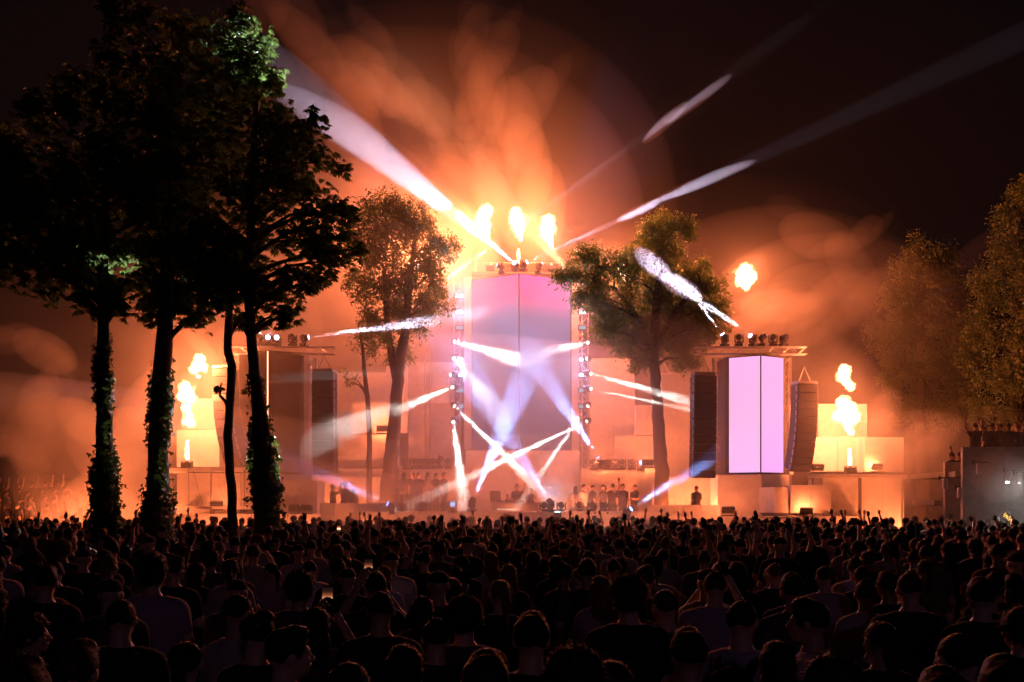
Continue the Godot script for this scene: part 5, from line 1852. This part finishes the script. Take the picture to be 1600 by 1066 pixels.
func build_side_platforms() -> void:
	# raised guest platform at the right
	block("grey front wall of the raised guest platform at the right", 1507, 698, 1660, 900, 34.0, 0.2, 5, 2, "grey_wall", -0.1, "platform_wall")
	block("lower grey step wall left of the guest platform", 1477, 722, 1506, 900, 35.2, 0.2, 1, 2, "grey_wall", -0.1, "platform_wall")
	structure("platform_floor", box_mesh(Vector3(5.2, 0.2, 4.0), 0.02), mats["deck"], Transform3D(Basis(), Vector3(18.0, 3.3, -36.6)))
	structure("lower_platform_floor", box_mesh(Vector3(1.2, 0.2, 2.0), 0.02), mats["deck"], Transform3D(Basis(), Vector3(15.7, 2.3, -36.6)))
	var g := "guests on the right platform"
	var vip := [[1524, 663, 35.4, "both_up", "short", "person with both arms thrown up at the left end of the guest platform"], [1537, 660, 35.8, "one_up", "long", "guest with one arm up second from the left on the platform"], [1550, 653, 35.2, "both_up", "short", "guest with both arms up third from the left on the platform"], [1563, 656, 35.9, "man", "crop", "crop-haired guest in the middle of the raised platform"], [1576, 654, 35.3, "broad", "short", "broad guest right of the middle on the raised platform"], [1590, 650, 35.7, "one_up", "short", "guest raising a hand near the right edge of the platform"], [1602, 656, 35.4, "man", "short", "guest cut by the right edge on the raised platform"]]
	for e in vip:
		var p := at(e[0], 0, e[2])
		person(e[5], e[3], e[4], ["black", "charcoal", "navy"][int(e[0]) % 3], Vector3(p.x, 3.4, p.z), rng.randf_range(-0.2, 1.2), rng.randf_range(0.93, 1.03), g, "skin_tan")
	for e in [[1487, "one_up", "guest with raised arm on the lower step platform"], [1500, "man", "guest standing on the lower step platform"]]:
		var p := at(e[0], 0, 36.4)
		person(e[2], e[1], "short", "black", Vector3(p.x, 2.4, p.z), 0.6, 0.98, g, "skin_tan")
	# hanging lamps on brackets along the wall
	for e in [[1477, 752, 34.6, false, "unlit bracket lamp at the far left of the guest platform wall"], [1500, 766, 34.4, false, "unlit bracket lamp low on the guest platform wall"], [1530, 728, 33.6, false, "unlit bracket lamp high on the guest platform wall"], [1579, 740, 33.4, true, "lit bracket lamp on the guest platform wall"], [1594, 744, 33.4, false, "unlit bracket lamp beside the lit one at the right edge"]]:
		var p := at(e[0], e[1], e[2])
		var t := thing("bracket_lamp", e[4], "lamp", p, "bracket lamps on the platform wall")
		var b := MB.new()
		b.tube([Vector3(-0.22, 0.12, 0), Vector3(0.3, 0.12, 0)], [0.025, 0.025], 8)
		b.tube([Vector3(-0.2, 0.2, 0), Vector3(-0.2, 0.03, 0)], [0.03, 0.03], 8)
		b.tube([Vector3(0.25, 0.12, 0), Vector3(0.25, 0.12, -0.75)], [0.025, 0.025], 8)
		part(t, "bracket", b.done(), mats["black_metal"])
		b = MB.new()
		b.lathe(Transform3D(Basis(Vector3.BACK, -0.3 if e[3] else 0.0), Vector3(0, 0.08, 0)), [Vector2(0.02, 0.03), Vector2(0.07, 0.0), Vector2(0.09, -0.1), Vector2(0.1, -0.34), Vector2(0.085, -0.36), Vector2(0.0, -0.36)], 14)
		part(t, "shade", b.done(), mats["alloy"])
		if e[3]:
			part(t, "bulb", box_mesh(Vector3(0.1, 0.06, 0.1), 0.02), glow("lamp_bulb", Color(1.0, 0.97, 0.95), 8.0), Transform3D(Basis(), Vector3(-0.1, -0.3, 0)))
			for s in [[Vector3(-0.13, -0.36, 0.0), Vector3(-0.45, -1, 0.1), 380.0, 5.0], [Vector3(0.12, -0.2, 0.1), Vector3(0.1, -0.4, 0.6), 16.0, 75.0]]:
				var l := SpotLight3D.new()
				l.name = "lamp_light"
				t.add_child(l)
				l.position = s[0]
				l.basis = Basis.looking_at(s[1], Vector3.BACK)
				l.light_color = Color(1.0, 0.97, 0.95)
				l.light_energy = s[2]
				l.spot_angle = s[3]
				l.spot_range = 40.0
				l.shadow_enabled = true
	# small yellow light sign leaning below the lamps
	var sg := thing("light_sign", "small slanted yellow light sign at the foot of the guest platform", "sign", at(1578, 812, 33.2))
	sg.rotation = Vector3(0, -0.1, -0.75)
	part(sg, "board", box_mesh(Vector3(0.62, 0.3, 0.04), 0.01), mats["black_paint"])
	var r := RandomNumberGenerator.new()
	r.seed = 3
	for k in 11:
		part(sg, "lamp_stroke", box_mesh(Vector3(0.02, 0.12, 0.02), 0.006), glow("yellow_strokes", lin(1.0, 0.52, 0.1), 2.2), Transform3D(Basis(Vector3.BACK, r.randf_range(-0.7, 0.7)), Vector3(-0.25 + 0.05 * k, r.randf_range(-0.05, 0.05), 0.03)))
	# terraced bank with onlookers at the far left
	var rows := []
	for k in 4:
		var z := -43.0 - 1.1 * k
		var y: float = [0.55, 0.88, 1.2, 1.5][k]
		structure("terrace", box_mesh(Vector3(14.0, y, 1.1), 0.02), mats["ground"], Transform3D(Basis(), Vector3(-26.0 + 0.25 * k, y * 0.5, z)))
		var x := -25.6
		while x < -19.6 + 0.25 * k:
			rows.append([[0, 1, 2, 3, 4, 5, 6, 7][rng.randi() % 8], Transform3D(Basis(Vector3.UP, -0.6 + rng.randf_range(-0.4, 0.4)).scaled(Vector3.ONE * rng.randf_range(0.92, 1.04)), Vector3(x + rng.randf_range(-0.1, 0.1), y, z + rng.randf_range(-0.2, 0.2)))])
			x += rng.randf_range(0.5, 0.72)
	mass("terrace_crowd", "red-lit crowd of onlookers on the raised bank at the far left", "crowd", rows)


func _ready() -> void:
	rng.seed = 11
	# camera: level, with the lens shifted upwards
	var cam := Camera3D.new()
	cam.name = "camera"
	cam.projection = Camera3D.PROJECTION_FRUSTUM
	cam.near = 0.1
	cam.far = 400.0
	cam.size = 2.0 * 533.0 / FOCAL * cam.near
	cam.frustum_offset = Vector2(0, 252.0 / FOCAL * cam.near)
	cam.position = Vector3(0, EYE, 0)
	add_child(cam)
	# night sky
	var env := Environment.new()
	env.background_mode = Environment.BG_SKY
	var sky_m := ProceduralSkyMaterial.new()
	sky_m.sky_top_color = lin(0.0016, 0.0012, 0.0016)
	sky_m.sky_horizon_color = lin(0.0035, 0.0018, 0.0020)
	sky_m.ground_bottom_color = lin(0.0005, 0.0004, 0.0004)
	sky_m.ground_horizon_color = lin(0.001, 0.0007, 0.0007)
	var sky := Sky.new()
	sky.sky_material = sky_m
	env.sky = sky
	env.tonemap_mode = Environment.TONE_MAPPER_LINEAR
	env.tonemap_exposure = 1.0
	env.volumetric_fog_enabled = true
	env.volumetric_fog_density = 0.0
	env.sdfgi_enabled = true
	env.ssao_enabled = true
	env.ssil_enabled = true
	var we := WorldEnvironment.new()
	we.name = "night"
	we.environment = env
	add_child(we)

	make_materials()
	make_flame_materials()
	head_meshes()
	smoke_root = Node3D.new()
	smoke_root.name = "stage_smoke"
	smoke_root.set_meta("kind", "stuff")
	smoke_root.set_meta("label", "drifting orange-lit smoke around the stage")
	add_child(smoke_root)
	build_stage()
	build_smoke()
	build_trees()
	build_crowd()
	build_stage_people()
	build_side_platforms()
